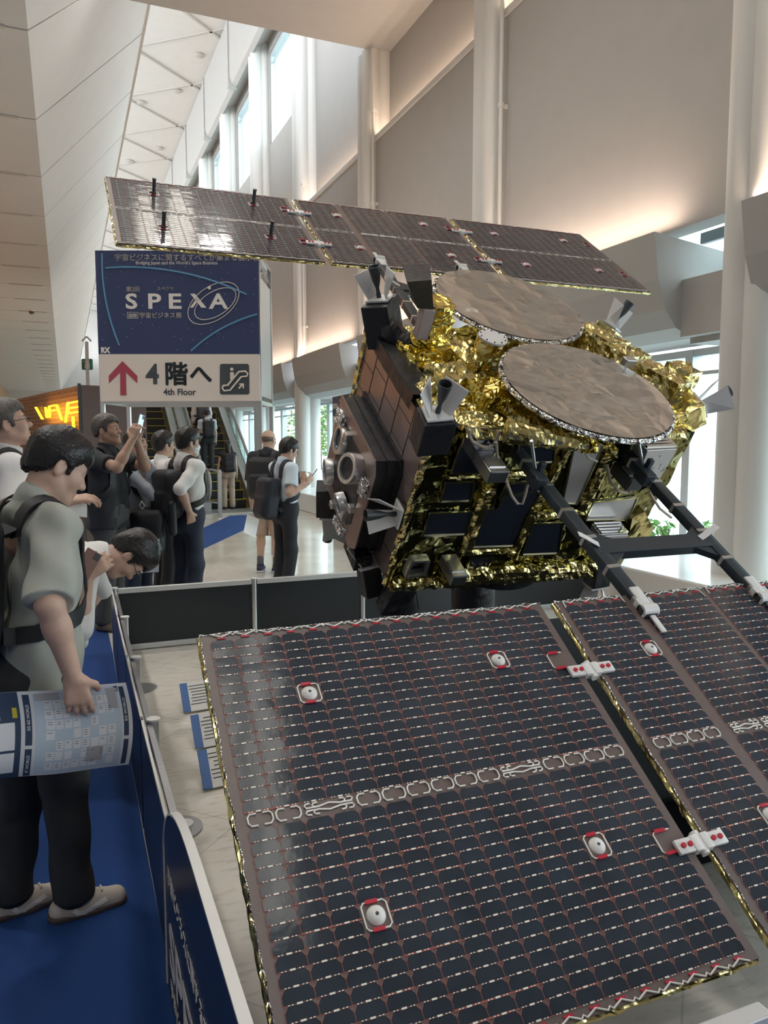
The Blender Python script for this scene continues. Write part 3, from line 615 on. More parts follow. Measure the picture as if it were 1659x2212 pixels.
# left face: copper radiators with joints, black blanket along the top edge
mb = MB(); mb.box(0, .004, 0, 1, 0, 1) if False else None
y0, y1, z0, z1 = S0 + .03, S1 - .01, N0, N1 - .02
mb.prism([L(W0 - .006, y0, z0), L(W0 - .006, y1, z0), L(W0 - .006, y1, z1), L(W0 - .006, y0, z1)], WV * .005)
for k in range(1, 5): s = y0 + (y1 - y0) * k / 5; mb.bar(L(W0 - .007, s, z0), L(W0 - .007, s, z1), .004, .003, 1, WV)
for k in range(1, 6):
    n = z0 + (z1 - z0) * k / 6
    for j in range(5): mb.bar(L(W0 - .007, y0 + (y1 - y0) * j / 5, n + (.06 if j % 2 else 0)), L(W0 - .007, y0 + (y1 - y0) * (j + 1) / 5, n + (.06 if j % 2 else 0)), .004, .003, 1, WV)
mb.build('side_radiator', [M_cop, M_dark], SAT)
mb = MB(); foil_sheet(mb, L(W0 - .025, S0 + .25, N1 - .05), SV * (S1 - S0 - .22), NV * .09, -WV, .02, 31, .02); foil_sheet(mb, L(W0 - .03, S0 + .25, N1 + .04), WV * .13, SV * (S1 - S0 - .22), NV, .02, 32, .02)
mb.build('edge_blanket', M_blk, SAT, True)
# ion engine pack: stepped black box carrying round thrusters
hexp = [(4.46, -.83), (3.84, -.83), (3.80, -.90), (3.80, -1.40), (3.88, -1.47), (4.40, -1.42), (4.46, -1.32)]
mb = MB()
for k, (a, b, gr) in enumerate(((1.6, 1.575, 1.05), (1.578, 1.545, .98), (1.548, 1.515, 1.0), (1.518, 1.485, .97), (1.488, 1.452, .985))):
    c = (4.12, -1.14); mb.prism([L(a, c[0] + (s - c[0]) * gr, c[1] + (n - c[1]) * gr) for s, n in hexp], WV * (b - a))
eng = mb.build('ion_engine_block', M_blk, SAT)
MB().prism([L(1.451, s, n) for s, n in hexp], WV * -.008).build('engine_face', M_cop, eng)
MB().prism([L(1.444, 4.13 + (s - 4.13) * .62, -1.15 + (n + 1.15) * .72) for s, n in hexp], WV * -.006).build('engine_face', M_blk, eng)
M_blue = mat('blue_grey_grid', (0.05, 0.11, 0.15), 0.15, metal=0.6)
for s, n, r, h, tl in ((4.29, -1.02, .085, .025, (.1, .1)), (3.99, -1.00, .085, .075, (-.15, .25)), (4.06, -1.31, .085, .03, (.0, -.3)), (4.36, -1.30, .08, .03, (.15, -.1))):
    z = Vector((-1, tl[0], tl[1])); F = LF(1.44, s, n, tuple(z), (0, 0, 1))
    o = MB().lathe(F, [(r, -.01), (r, h), (r * .96, h + .008), (r * .74, h + .008), (r * .72, h - .004), (r * .72, 0)], 36).build('thruster_ring', M_alu, eng, 'auto')
    MB().lathe(F, [(0, h - .012), (r * .5, h - .008), (r * .73, h - .004)], 30).build('thruster_grid', M_blue if r > .083 and h < .07 else M_blk, eng, 'auto')
for s, n in ((4.20, -.93), (3.93, -1.22), (4.18, -1.40)): MB().obox(LF(1.43, s, n), .05, .045, .04, 0, .006).build('neutraliser', M_alu, eng)
for a in (((1.43, 4.36, -.92), .03, .10, .08, .02, 50), ((1.43, 3.86, -1.02), .035, .06, .10, .02, 52), ((1.43, 4.04, -1.44), .035, .14, .05, .02, 53)):
    mb = MB(); crumple_box(mb, LF(*a[0]), *a[1:], .015); mb.build('silver_wrap', M_silvr, eng)
mb = MB(); crumple_box(mb, LF(1.52, 3.9, -1.53), .10, .2, .08, .03, 54, .02); mb.build('lower_wrap', M_blk, SAT)

# thruster units: box, white plate, two shields and a bell nozzle along local z
def thruster_unit(F, bx, boxm, noz=1.0, box_off=(0, 0), skirt=True):
    o = MB().obox(F @ Matrix.Translation((box_off[0], box_off[1], -bx[2] / 2 - .01)), bx[0], bx[1], bx[2], 0, .006).build('thruster_box', boxm, SAT)
    MB().obox(F, .13, .10, .014, 0, .004).build('mount_plate', M_wp, o)
    q = MB().lathe(F, [(.013, .005), (.013, .03), (.010, .034), (.010, .06), (.022, .10 * noz), (.030, .15 * noz), (.032, .175 * noz), (.029, .175 * noz), (.018, .10 * noz)], 24)
    q.build('nozzle', M_noz, o, 'auto')
    for sx in (-1, 1):
        P = [(sx * .05, -.035, .008), (sx * .012, .045, .008), (sx * .035, .085, .145), (sx * .115, -.02, .135)]
        MB().prism([F @ Vector(p) for p in P], (F.to_3x3() @ Vector((sx * .003, .003, 0)))).build('shield', M_wp, o)
    return o
p = PL(945, 893, 'S', 3.60); thruster_unit(LF(p.x, 3.60, p.z, (-.12, -.15, 1), (1, 0, 0)), (.16, .13, .20), M_blk)
thruster_unit(LF(1.58, 4.56, -.29, (-.35, .2, 1), (.8, -.6, 0)), (.15, .2, .24), M_blk)
mb = MB(); crumple_rod(mb, L(1.62, 4.48, -.40), L(1.72, 4.34, -.45), .055, 40, 10, .02, .5); mb.build('box_blanket', M_blk, SAT)
p = PL(862, 1110, 'W', 1.57); thruster_unit(LF(1.56, p.y, p.z, (-1, 0, 0), (0, 0, 1)), (.12, .07, .02), M_blk)
thruster_unit(LF(1.50, 4.40, -1.66, (.15, -.1, -1), (.3, 1, 0)), (.13, .14, .2), M_blk, 1.2)
p = PL(1322, 705, 'N', -.36); thruster_unit(LF(p.x, p.y, p.z, (.45, .1, 1), (1, .5, 0)), (.16, .14, .18), M_gold)
p = PL(1512, 875, 'N', -.40); thruster_unit(LF(p.x, p.y, p.z, (1, -.1, .75), (0, 1, 0)), (.17, .15, .2), M_gold)
p = PL(805, 1215, 'W', 1.58); thruster_unit(LF(1.56, p.y, p.z - .03, (-.2, .6, 1), (1, 0, 0)), (.11, .12, .16), M_blk, .4)
thruster_unit(LF(3.02, 3.58, -1.62, (.1, -.3, -1), (1, 0, 0)), (.12, .12, .16), M_blk, .8)
mb = MB(); crumple_box(mb, LF(1.68, 3.62, -1.62, (.2, 0, 1)), .14, .10, .2, .05, 60, .02); mb.build('hanging_blanket', M_blk, SAT)
p = PL(876, 1262, 'S', 3.7); F = LF(p.x, 3.7, p.z, (.12, -.1, -1)); MB().lathe(F, [(.055, 0), (.095, .16), (.088, .16), (.05, .01)], 32).build('sampler_cone', M_chrome, SAT, 'auto')
# clutter on the top: drum, horn, capped cylinder, gold boxes
F = LF(1.86, 4.32, N1 - .01); mb = MB(); crumple_rod(mb, L(1.82, 4.3, N1), L(1.81, 4.3, -.395), .100, 70, 22, .02, .35); drum = mb.build('drum', M_goldy, SAT)
MB().lathe(LF(1.81, 4.3, -.395), [(.112, 0), (.112, .010), (0, .012)], 30).build('drum_lid', M_goldy, drum, 'auto')
MB().obox(LF(1.733, 4.28, -.275), .07, .06, .17, 0, .006).build('instrument_box', mat('pinkish_box', (.42, .33, .29), .45), SAT)
mb = MB(); crumple_rod(mb, L(1.825, 4.33, -.385), L(1.81, 4.34, -.18), .085, 72, 16, .018, .7); mb.build('instrument_wrap', M_goldy, SAT)
hq = [L(1.665, 4.26, -.19), L(1.755, 4.26, -.19), L(1.755, 4.35, -.19), L(1.665, 4.35, -.19)]; ht = [L(1.555, 4.22, -.04), L(1.68, 4.22, -.02), L(1.75, 4.42, -.02), L(1.60, 4.42, -.04)]
MB().add(hq + ht, [(0, 1, 5, 4), (1, 2, 6, 5), (2, 3, 7, 6), (3, 0, 4, 7), (0, 3, 2, 1), (4, 5, 6, 7)]).build('hooded_horn', M_blk, SAT)
p = PL(1042, 795, 'N', N1); mb = MB(); crumple_rod(mb, L(p.x, p.y, N1), L(p.x, p.y, -.32), .078, 74, 18, .02, .3); cy = mb.build('canister', M_gold, SAT)
cp = MB().lathe(LF(p.x, p.y, -.32), [(.082, 0), (.082, .01), (0, .012)], 30)
cpo = cp.build('canister_cap', M_wp, cy, 'auto'); mb = MB()
for k in range(10): a = 2 * pi * k / 10; q = LF(p.x, p.y, -.31) @ Vector((.07 * cos(a), .07 * sin(a), 0)); mb.cone(q, q + NV * .006, .004, n=8)
mb.build('cap_bolts', M_dark, cpo)
for k, (u, v, sx, sy, sz, sd) in enumerate(((960, 845, .24, .14, .13, 80), (1060, 868, .30, .16, .10, 81), (1000, 790, .22, .2, .10, 82), (905, 780, .2, .2, .07, 86), (1120, 790, .25, .3, .08, 87))):
    c = PL(u, v, 'N', N1); mb = MB(); crumple_box(mb, LF(c.x, c.y, N1 + sz * .45, (.1, -.1, 1), (1, .3, 0)), sx, sy, sz, .06, sd, .018); mb.build('wrapped_box', M_gold if k % 2 == 0 else M_goldy, SAT)
for u, v, sx, sy, sz, sd in ((1290, 738, .22, .3, .16, 83), (1345, 775, .26, .2, .16, 84), (1420, 830, .2, .3, .2, 85), (1465, 820, .16, .16, .2, 88)):
    c = PL(u, v, 'N', -.40); mb = MB(); crumple_box(mb, LF(c.x, c.y, -.42, (.1, .1, 1), (1, .4, 0)), sx, sy, sz, .06, sd, .02); mb.build('wrapped_box', M_gold, SAT)
MB().obox(LF(*PL(1358, 782, 'N', -.3)), .07, .05, .05, 0, .006).build('silver_sensor', M_alu, SAT)
# two flat round antennas under wrinkled silver film
for s, sd in ((4.67, 3), (3.74, 8)):
    F = LF(2.445, s, -.305); mb = MB(); n = 64; R = .445
    for ri in range(14):
        for k in range(n): a = 2 * pi * k / n; x, y = R * (ri + 1) / 14 * cos(a), R * (ri + 1) / 14 * sin(a); mb.v.append(F @ Vector((x, y, .012 * crease(x, y, sd, .9) * min(1, (14 - ri) / 3))))
    mb.v.append(F @ Vector((0, 0, 0))); c = len(mb.v) - 1
    for ri in range(13):
        for k in range(n): mb.f.append((ri * n + k, ri * n + (k + 1) % n, (ri + 1) * n + (k + 1) % n, (ri + 1) * n + k)); mb.m.append(0)
    for k in range(n): mb.f.append((c, k, (k + 1) % n)); mb.m.append(0)
    d = mb.build('antenna_disc', M_silv, SAT)
    rm = MB(); prev = None
    pts = [F @ Vector(((R + .004) * cos(2 * pi * k / 96), (R + .004) * sin(2 * pi * k / 96), -.018 + .004 * crease(k * .05, 0, 3))) for k in range(97)]; rm.tube(pts, .014, 8)
    rm.build('disc_rim', M_silvr, d); MB().lathe(F, [(R * .98, -.02), (R * .9, -.04), (.1, -.05), (0, -.05)], 40).build('disc_back', M_gold, d)
    tb = MB()
    for k in range(28): a = 2 * pi * k / 28 + .03; q = F @ Vector(((R + .004) * cos(a), (R + .004) * sin(a), -.018)); t = (F.to_3x3() @ Vector((-sin(a), cos(a), 0))); tb.cone(q - t * .002, q + t * .002, .0165, n=10)
    tb.build('rim_tabs', M_dark, d); MB().cone(F @ Vector((0, 0, -.05)), F @ Vector((0, 0, -.17)), .1, .12, 20).build('disc_mount', M_gold, d)
    sm = MB().ribbon([F @ Vector((.06 * k - R, .1, .012 * crease(.06 * k - R, .1, sd, .9) + .003)) for k in range(1, 14)], .006, F.to_3x3() @ Vector((0, 0, 1)), .0005) if False else None
# display stand under the body
st = thing('display_stand', 'black floor stand hidden under the gold spacecraft, carrying it on a round tilted plate', 'stand', (2.45, 4.25, 0))
MB().box(1.25, 3.6, 2.15, 4.8, 0, .30, bev=.02).build('base', mat('matt_black_cloth', (.014, .015, .018), .95, spec=.1), st); pt = L(2.4, 4.15, -1.585)
MB().cone((2.4, pt.y, .03), (2.4, pt.y, pt.z - .05), .14, n=24).build('post', M_blk, st, 'auto')
MB().cone(L(2.4, 4.0, -1.60), L(2.4, 4.0, -1.545), .42, .42, 40).build('tilted_plate', M_blk, st, 'auto')

# ================================================================== FURNISHINGS OF THE HALL
M_blue = mat('royal_blue_carpet', (0.006, 0.047, 0.20), 0.95, noise=.12, nscale=220, bump=.4, bscale=400)
def carpet(name, poly, label):
    o = MB().prism([(x, y, .001) for x, y in poly], (0, 0, .005)).solo(name, M_blue, label, 'carpet'); return o
carpet('carpet', [(-4, -4), (4.5, -4), (4.5, 1.02), (.237, 1.02), (.243, 3.2), (.282, 6.15), (.282, 7.9), (-4, 7.9)], 'royal blue carpet under the visitors in front of and left of the barrier')
q = [on_floor(u, v) for u, v in ((330, 1190), (498, 1114), (545, 1113), (538, 1140), (398, 1205), (330, 1238))]
carpet('carpet', [(p.x, p.y) for p in q], 'bright blue carpet strip on tiles leading towards the escalator')
# low barrier round the exhibit
M_bp = mat('barrier_black_panel', (.016, .02, .026), .35); M_bn = mat('barrier_navy_panel', (.009, .015, .036), .3); M_edge = mat('white_edge_band', (.72, .70, .67), .4)
M_railw = mat('satin_aluminium', (.66, .66, .66), .35, metal=.35)
def barrier(p0, p1, label, group, m, white=False, z1=.5):
    p0, p1 = Vector(p0), Vector(p1); d = (p1 - p0).normalized(); n = Vector((-d.y, d.x, 0)); t = thing('low_barrier', label, 'barrier', (p0 + p1) / 2, group)
    a, b = p0 + d * .022, p1 - d * .022
    if white:
        MB().prism([a + Z_ * .02, b + Z_ * .02, b + Z_ * (z1 - .008), a + Z_ * (z1 - .008)], n * .012).build('infill', m, t)
        MB().bar(a + Z_ * (z1 - .004) + n * .006, b + Z_ * (z1 - .004) + n * .006, .009, .016).build('edge_band', M_edge, t)
        for zz in (.47, .06): MB().bar(a + n * .035 + Z_ * zz, b + n * .035 + Z_ * zz, .022, .022).build('rail', M_alu, t)
    else:
        MB().prism([a + Z_ * .05, b + Z_ * .05, b + Z_ * .46, a + Z_ * .46], n * .012).build('infill', m, t)
        MB().bar(a + Z_ * .478 + n * .006, b + Z_ * .478 + n * .006, .04, .04, bev=.004).build('top_rail', M_railw, t); MB().bar(a + Z_ * .03 + n * .006, b + Z_ * .03 + n * .006, .045, .04, bev=.004).build('bottom_rail', M_railw, t)
    return t
Z_ = Vector((0, 0, 1))
def post(p, label, group, disc=False, z1=.5):
    t = thing('barrier_stanchion', label, 'post', p, group); p = Vector(p)
    MB().cone(p + Z_ * .004, p + Z_ * z1, .022, n=18).build('shaft', M_alu, t, 'auto'); MB().cone(p + Z_ * z1, p + Z_ * (z1 + .008), .028, n=18).build('cap', M_edge, t, 'auto')
    if disc: MB().cone(p + Vector((.08, 0, .0)), p + Vector((.08, 0, .008)), .11, n=32).build('base_plate', mat('grey_steel', (.32, .32, .31), .35, metal=.6), t, 'auto')
    return t
BX = [.31, 1.40, 2.36, 3.34, 4.9]
for k, (a, b) in enumerate(zip(BX[:-1], BX[1:])):
    barrier((a, 6.2, 0), (b, 6.2, 0), ('black low barrier panel at the far left corner beside the visitors', 'black low barrier panel behind the foreground solar panel, second from left corner', 'black low barrier panel behind the spacecraft body', 'black low barrier panel at the right behind the spacecraft yoke')[k], 'low barrier panels at the back', M_bp)
for k, x in enumerate(BX[:-1]): post((x, 6.2, 0), ('aluminium barrier post at the far left corner', 'aluminium barrier post between the two leftmost black panels', 'aluminium barrier post left of the spacecraft body', 'aluminium barrier post seen below the gold body')[k], 'posts of the back barrier')
LY = [6.17, 5.2, 4.2, 3.22, 2.28]; LXs = [.285, .268, .255, .245, .238]
for k in range(4):
    barrier((LXs[k], LY[k], 0), (LXs[k + 1], LY[k + 1], 0), ('navy side barrier panel with white edge nearest the far corner', 'navy side barrier panel with white edge, second from the far corner', 'navy side barrier panel with white edge beside the floor map', 'navy side barrier panel with white edge next to the rounded signboard')[k], 'navy barrier panels along the carpet', M_bn, True)
for k, y in enumerate(LY[1:]):
    post((LXs[k + 1] + .052, y, 0), ('slim post of the side barrier nearest the far corner, on a round plate', 'slim post in the middle of the side barrier', 'slim post of the side barrier beside the floor map, on a round plate', 'slim post of the side barrier by the rounded signboard')[k], 'posts of the side barrier', disc=(k in (0, 2)), z1=.49)
barrier((.28, 1.05, 0), (1.3, 1.05, 0), 'navy front barrier panel below the nearest solar panel corner', 'front barrier panels', M_bn); barrier((1.3, 1.05, 0), (2.4, 1.05, 0), 'navy front barrier panel at the bottom right corner', 'front barrier panels', M_bn)
# rounded signboard hung on the side barrier
t = thing('signboard', 'navy rounded-top signboard with white edge and SPEXA lettering in the left foreground', 'sign', (.232, 1.6, 0))
def top(y):
    e = 2.255 - y; return .44 + .27 * (1 - (1 - min(e, .62) / .62) ** 2.4) ** .6
ys = [2.255 - .003] + [2.255 - q for q in (.01, .03, .06, .1, .15, .2, .27, .34, .42, .5, .6, .75, .9, 1.1, 1.16)]
poly = [Vector((.228, y, top(y))) for y in ys]; poly += [Vector((.228, ys[-1], .02)), Vector((.228, ys[0], .02))]
MB().prism(poly, (.014, 0, 0)).build('board', M_bn, t); MB().ribbon([p + Vector((.007, 0, 0)) for p in [poly[-1]] + poly[:-2]], .022, [Vector((0, 1, 0))] * 2 + [Vector((0, .3, 1)).normalized()] * (len(poly) - 3), .006).build('edge_band', M_edge, t)
lw = mat('sign_white', (.66, .62, .58), .5)
for body, y, z, s, xs, b in (('宇宙ビジネスに関するすべてが集まる展', 2.17, .395, .062, 1.0, 0), ('SPEXA', 2.17, .14, .21, 1.35, .02), ('宇宙ビジネス展', 2.16, .06, .055, 1.0, 0)):
    text('lettering', body, (.2262, y, z), (0, -1, 0), (0, 0, 1), s, lw, t, xs=xs, bold=b)
# caption plates on the floor beside the panel
pw = mat('caption_white', (.70, .69, .66), .5); pb = mat('caption_blue', (.03, .12, .34), .4)
for k, (x, y) in enumerate(((.62, 4.70), (.60, 4.12), (.56, 3.62))):
    F = frame((x + .13, y, .075), (1, .1, 0), (0, .8, .6)); t = thing('caption_plate', ('white caption plate with blue edge on the floor, farthest from camera', 'white caption plate with blue edge on the floor, middle one', 'caption plate showing only its blue edge beside the solar panel, nearest one')[k], 'caption plate', (x + .13, y, 0), 'caption plates on the floor')
    MB().obox(F, .30, .21, .008, 0, .002).build('plate', pw, t); MB().obox(F @ Matrix.Translation((-.128, 0, .0005)), .046, .21, .0085, 0, .002).build('blue_edge', pb, t)
    MB().prism([F @ Vector(p) for p in ((-.1, .09, -.004), (.1, .09, -.004), (.1, .10, -.13), (-.1, .10, -.13))], (0, .004, 0)).build('stand', M_alu, t)
    mb = MB(); rr = random.Random(k)
    for j in range(7): mb.obox(F @ Matrix.Translation((-.02 + .004 * 0, .075 - .022 * j, .0045)), .12 + .05 * rr.random(), .006, .0008)
    mb.build('caption_lines', M_dark, t)

# ---- sign tower in front of the escalators
def sgn(u, v, d=0.0):                                  # point on the sign's plane (facing along the camera heading)
    return hit(u, v, Vector((1.4, 10.05, 0)) - _hd * d, _hd)
UPZ = Vector((0, 0, 1)); px = (sgn(562, 800) - sgn(561, 800)).length
M_sb = mat('sign_navy', (.024, .036, .105), .55); M_sw = mat('sign_cream_board', (.66, .58, .52), .6); M_arc = mat('sign_sky_line', (.10, .26, .42), .5)
def _stars():
    nt = M_sb.node_tree; b = nt.nodes['Principled BSDF']; tc = nt.nodes['Texture Coordinate']; v = nt.nodes.new('ShaderNodeTexVoronoi'); v.inputs['Scale'].default_value = 14; nt.links.new(tc.outputs['Object'], v.inputs['Vector'])
    r = nt.nodes.new('ShaderNodeValToRGB'); r.color_ramp.elements[0].position = .05; r.color_ramp.elements[0].color = (.35, .38, .5, 1); r.color_ramp.elements[1].position = .10; r.color_ramp.elements[1].color = (.024, .036, .105, 1); nt.links.new(v.outputs['Distance'], r.inputs[0]); nt.links.new(r.outputs[0], b.inputs['Base Color'])
_stars()
tow = thing('sign_tower', 'tall sign tower with navy SPEXA board and cream 4th Floor arrow board over the escalators', 'sign', (1.4, 10.05, 0)); DEP = 1.0
bk = _hd * .05
pn = MB().prism([sgn(205, 541), sgn(558, 541), sgn(560, 765), sgn(213, 765)], bk).build('navy_board', M_sb, tow)
pw2 = MB().prism([sgn(213, 765), sgn(560, 765), sgn(562, 866), sgn(218, 867)], bk).build('cream_board', M_sw, tow)
def lay(u, v, d=.004): return sgn(u, v, d)
Mw = mat('sign_lettering', (.68, .64, .60), .5)
def stext(body, u, v, hpx, m, par, xs=1.0, bold=0.0, space=1.0, align='LEFT', nm='lettering', fat=0.0): return text(nm, body, lay(u, v), CR, UPZ, hpx * px, m, par, xs=xs, bold=bold, space=space, align=align, fat=fat)
stext('宇宙ビジネスに関するすべてが集まる展示会', 247, 562, 15.5, Mw, pn, fat=.012); stext('Bridging Japan and the World\'s Space Business', 293, 571, 10, Mw, pn, xs=.93)
stext('SPEX', 272, 667, 44, Mw, pn, xs=1.22, bold=.03, space=1.12) if False else None
for ch, u, w in (('S', 271, 1.30), ('P', 318, 1.32), ('E', 362, 1.38), ('A', 453, 1.28)): stext(ch, u, 666, 44, Mw, pn, xs=w, bold=.025)
MB().prism([lay(u, v) for u, v in ((411, 634.5), (421, 634.5), (446, 664.5), (435, 664.5))], -bk * .02).prism([lay(u, v) for u, v in ((424, 645), (430, 647), (417, 664.5), (410, 664.5))], -bk * .02).build('lettering', Mw, pn)
stext('第2回', 272, 629, 12, Mw, pn, fat=.015); stext('スペクサ', 338, 627, 9.5, Mw, pn, fat=.01); stext('宇宙ビジネス展', 301, 686, 13, Mw, pn, fat=.015); stext('国際', 277, 685.5, 9.5, Mw, pn); stext('RX', 218, 762, 16, Mw, pn, bold=.06, xs=.9)
mb = MB()
for a, b in (((275, 674.5), (298, 674.5)), ((298, 674.5), (298, 687.5)), ((298, 687.5), (275, 687.5)), ((275, 687.5), (275, 674.5))): mb.bar(lay(*a), lay(*b), .004, .004)
mb.build('frame_line', Mw, pn)
mb = MB()
for cx, cy, a, b, th in ((461, 655, 62, 36, -34), (465, 656, 50, 26, -32)):
    P = [lay(cx + a * cos(t) * cos(radians(th)) - b * sin(t) * sin(radians(th)), cy + a * cos(t) * sin(radians(th)) + b * sin(t) * cos(radians(th)), .006) for t in np.linspace(0, 2 * pi, 61)]; mb.tube(P, .0045, 6)
mb.ball(lay(452, 622, .004), .022, 8); mb.build('orbit_lines', Mw, pn)
mb = MB()
def arc(cx, cy, r, a0, a1, w=.011):
    P = [(cx + r * cos(radians(a)), cy + r * sin(radians(a))) for a in np.linspace(a0, a1, 60)]; P = [p for p in P if 207 + (p[1] - 541) * .04 < p[0] < 557 and 543 < p[1] < 763]
    if len(P) > 2: mb.tube([lay(*p, .003) for p in P], w, 6)
arc(275, 1165, 588, 180, 360); arc(700, 560, 480, 90, 270); arc(640, 1000, 332, 180, 300); arc(640, 900, 150, 180, 300)
mb.build('sky_arcs', M_arc, pn)
Mr = mat('sign_crimson', (.34, .045, .075), .55); Mk = mat('sign_dark_grey', (.045, .055, .065), .55)
MB().prism([lay(u, v) for u, v in ((264.5, 780), (296.5, 812), (296.5, 828), (272, 804), (273, 854), (260, 854), (259.5, 804), (235.5, 828), (235, 812))], -bk * .03).build('arrow', Mr, pw2)
stext('4', 316, 828, 58, Mk, pw2, bold=.03, xs=.95); stext('階', 355, 827, 52, Mk, pw2, fat=.03); stext('へ', 409, 826, 50, Mk, pw2, fat=.03); stext('4th Floor', 353, 853, 18.5, Mk, pw2, bold=.022)
sq = MB(); 
c8 = [(475, 789), (478, 786), (535, 786), (538, 789), (539, 849), (536, 852), (478, 852), (475, 849)]; ic = sq.prism([lay(*p) for p in c8], -bk * .03).build('escalator_symbol', Mk, pw2)
ln = [(483, 838), (494, 838), (520, 808), (531, 808)]; mb = MB()
up_ = [(480, 838), (482, 833), (492, 832), (516, 803), (530, 802), (535, 807), (533, 813), (521, 814), (497, 843), (484, 844), (480, 838)]; mb.tube([lay(*p, .012) for p in up_], .012, 6)
mb.ball(lay(501, 798, .01), .022, 8); mb.prism([lay(u, v, .008) for u, v in ((497, 804), (505, 804), (506, 812), (502, 818), (498, 824), (497, 815))], -bk * .03); mb.tube([lay(u, v, .012) for u, v in ((516, 839), (525, 830))], .012, 6); mb.tube([lay(u, v, .012) for u, v in ((517, 830), (526, 829.5), (525.5, 839))], .010, 6)
mb.build('symbol_lines', M_sw, ic)
fr = MB(); A = [sgn(222, 866, -.08), sgn(561, 866, -.08)]; Bk = [p + _hd * DEP for p in A]
for p in A + Bk: q = Vector((p.x, p.y, 0)); MB().bar(q, Vector((p.x, p.y, sgn(300, 541).z)), .05, .05, 0, _hd).build('frame_post', M_alu, tow)
for zz in (sgn(300, 868).z, sgn(300, 542).z - .02):
    for a, b in ((A[0], A[1]), (Bk[0], Bk[1]), (A[0], Bk[0]), (A[1], Bk[1])): MB().bar(Vector((a.x, a.y, zz)), Vector((b.x, b.y, zz)), .045, .045).build('frame_beam', M_alu, tow)
a, b = A[1], Bk[1]; MB().prism([Vector((a.x, a.y, 2.2)), Vector((b.x, b.y, 2.2)), Vector((b.x, b.y, 3.7)), Vector((a.x, a.y, 3.7))], CR * .01).build('side_board', mat('side_grey', (.52, .52, .50), .5), tow)
MB().bar(Vector((b.x, b.y, 3.75)) , Vector((a.x, a.y, 3.95)), .02, .02).build('brace', M_alu, tow)

# ---- escalators
M_step = mat('black_step', (.015, .015, .017), .6); M_yel = mat('yellow_step_edge', (.52, .38, .03), .5); M_steel = mat('brushed_steel', (.46, .46, .46), .32, metal=.7); M_hand = mat('grey_handrail', (.30, .31, .31), .45)
M_clear = M_glass
RUN, RISE = .35, .2004; EY0 = 17.75
def step_at(k): return (EY0 + .5 + RUN * k, RISE * k)
def escalator(x0, x1, label, n=27):
    t = thing('escalator', label, 'escalator', ((x0 + x1) / 2, EY0, 0)); me = None; sl = RISE / RUN
    for k in range(n):
        y, z = step_at(k)
        if me is None:
            mb = MB().box(0, x1 - x0, 0, RUN, -.22, 0, 0); mb.box(0, x1 - x0, -.004, .03, -.012, .006, 1); mb.box(-.004, .03, 0, RUN, -.02, .006, 1); mb.box(x1 - x0 - .03, x1 - x0 + .004, 0, RUN, -.02, .006, 1); mb.box(0, .012, -.006, .012, -.2, 0, 1); mb.box(x1 - x0 - .012, x1 - x0, -.006, .012, -.2, 0, 1)
            o = mb.build('step', [M_step, M_yel]); me = o.data; o.parent = t
        else: o = bpy.data.objects.new('step', me); COL.objects.link(o); o.parent = t
        o.matrix_basis = ROOT[t].inverted() @ Matrix.Translation((x0, y - RUN / 2, z))
    MB().box(x0 - .21, x1 + .21, EY0 - .7, EY0 + .35, 0, .012).build('comb_plate', M_steel, t)
    ye = EY0 + RUN * n; ze = RISE * n
    for x, s in ((x0, -1), (x1, 1)):
        b = MB(); y0 = EY0 - .2
        b.prism([(x + s * .02, y0, 0), (x + s * .02, y0, .22), (x + s * .02, EY0 + .5, .26), (x + s * .02, ye, ze + .22), (x + s * .02, ye, ze - .35), (x + s * .02, EY0 + .9, 0)], (s * .20, 0, 0))
        bo = b.build('balustrade_skirt', M_steel, t)
        g = [(y0, .24), (y0 - .28, .42), (y0 - .36, .62), (y0 - .26, .82), (y0, .92), (EY0 + .5, .98), (ye, ze + .94), (ye, ze + .2), (EY0 + .5, .25)]
        MB().prism([(x + s * .10, y, z) for y, z in g], (s * .01, 0, 0)).build('glass_side', M_clear, bo)
        MB().tube([(x + s * .105, y, z) for y, z in [(y0 + .1, .25), (y0 - .12, .29), (y0 - .30, .42), (y0 - .385, .62), (y0 - .29, .84), (y0 - .1, .94), (y0 + .1, .96), (EY0 + .5, 1.0), (ye, ze + .96)]], .036, 8).build('handrail', M_hand, bo, True)
    return t
escalator(1.62, 2.56, 'left escalator with empty black yellow-edged steps behind the photographing man')
escalator(3.04, 4.02, 'right escalator carrying people upward behind the sign tower')
structure('trim_17', MB().prism([(2.78, EY0, 0), (2.78, EY0 + .4, .25), (2.78, EY0 + RUN * 27, RISE * 27 + .2), (2.78, EY0 + RUN * 27, 0)], (.04, 0, 0)), M_steel)
t = thing('guide_rail', 'low steel guide rail with two square posts at the escalator foot', 'guide rail', (2.75, 16.6, 0))
for x, y in ((2.72, 16.9), (2.98, 16.3)): MB().box(x - .04, x + .04, y - .04, y + .04, 0, 1.0, bev=.006).build('post', M_steel, t)
MB().tube([(2.72, 16.9, .97), (2.86, 16.6, .99), (2.98, 16.3, .97)], .025, 8).build('rail', M_steel, t, True); MB().tube([(2.72, 16.9, .3), (2.86, 16.6, .3), (2.98, 16.3, .3)], .02, 8).build('rail', M_steel, t, True)

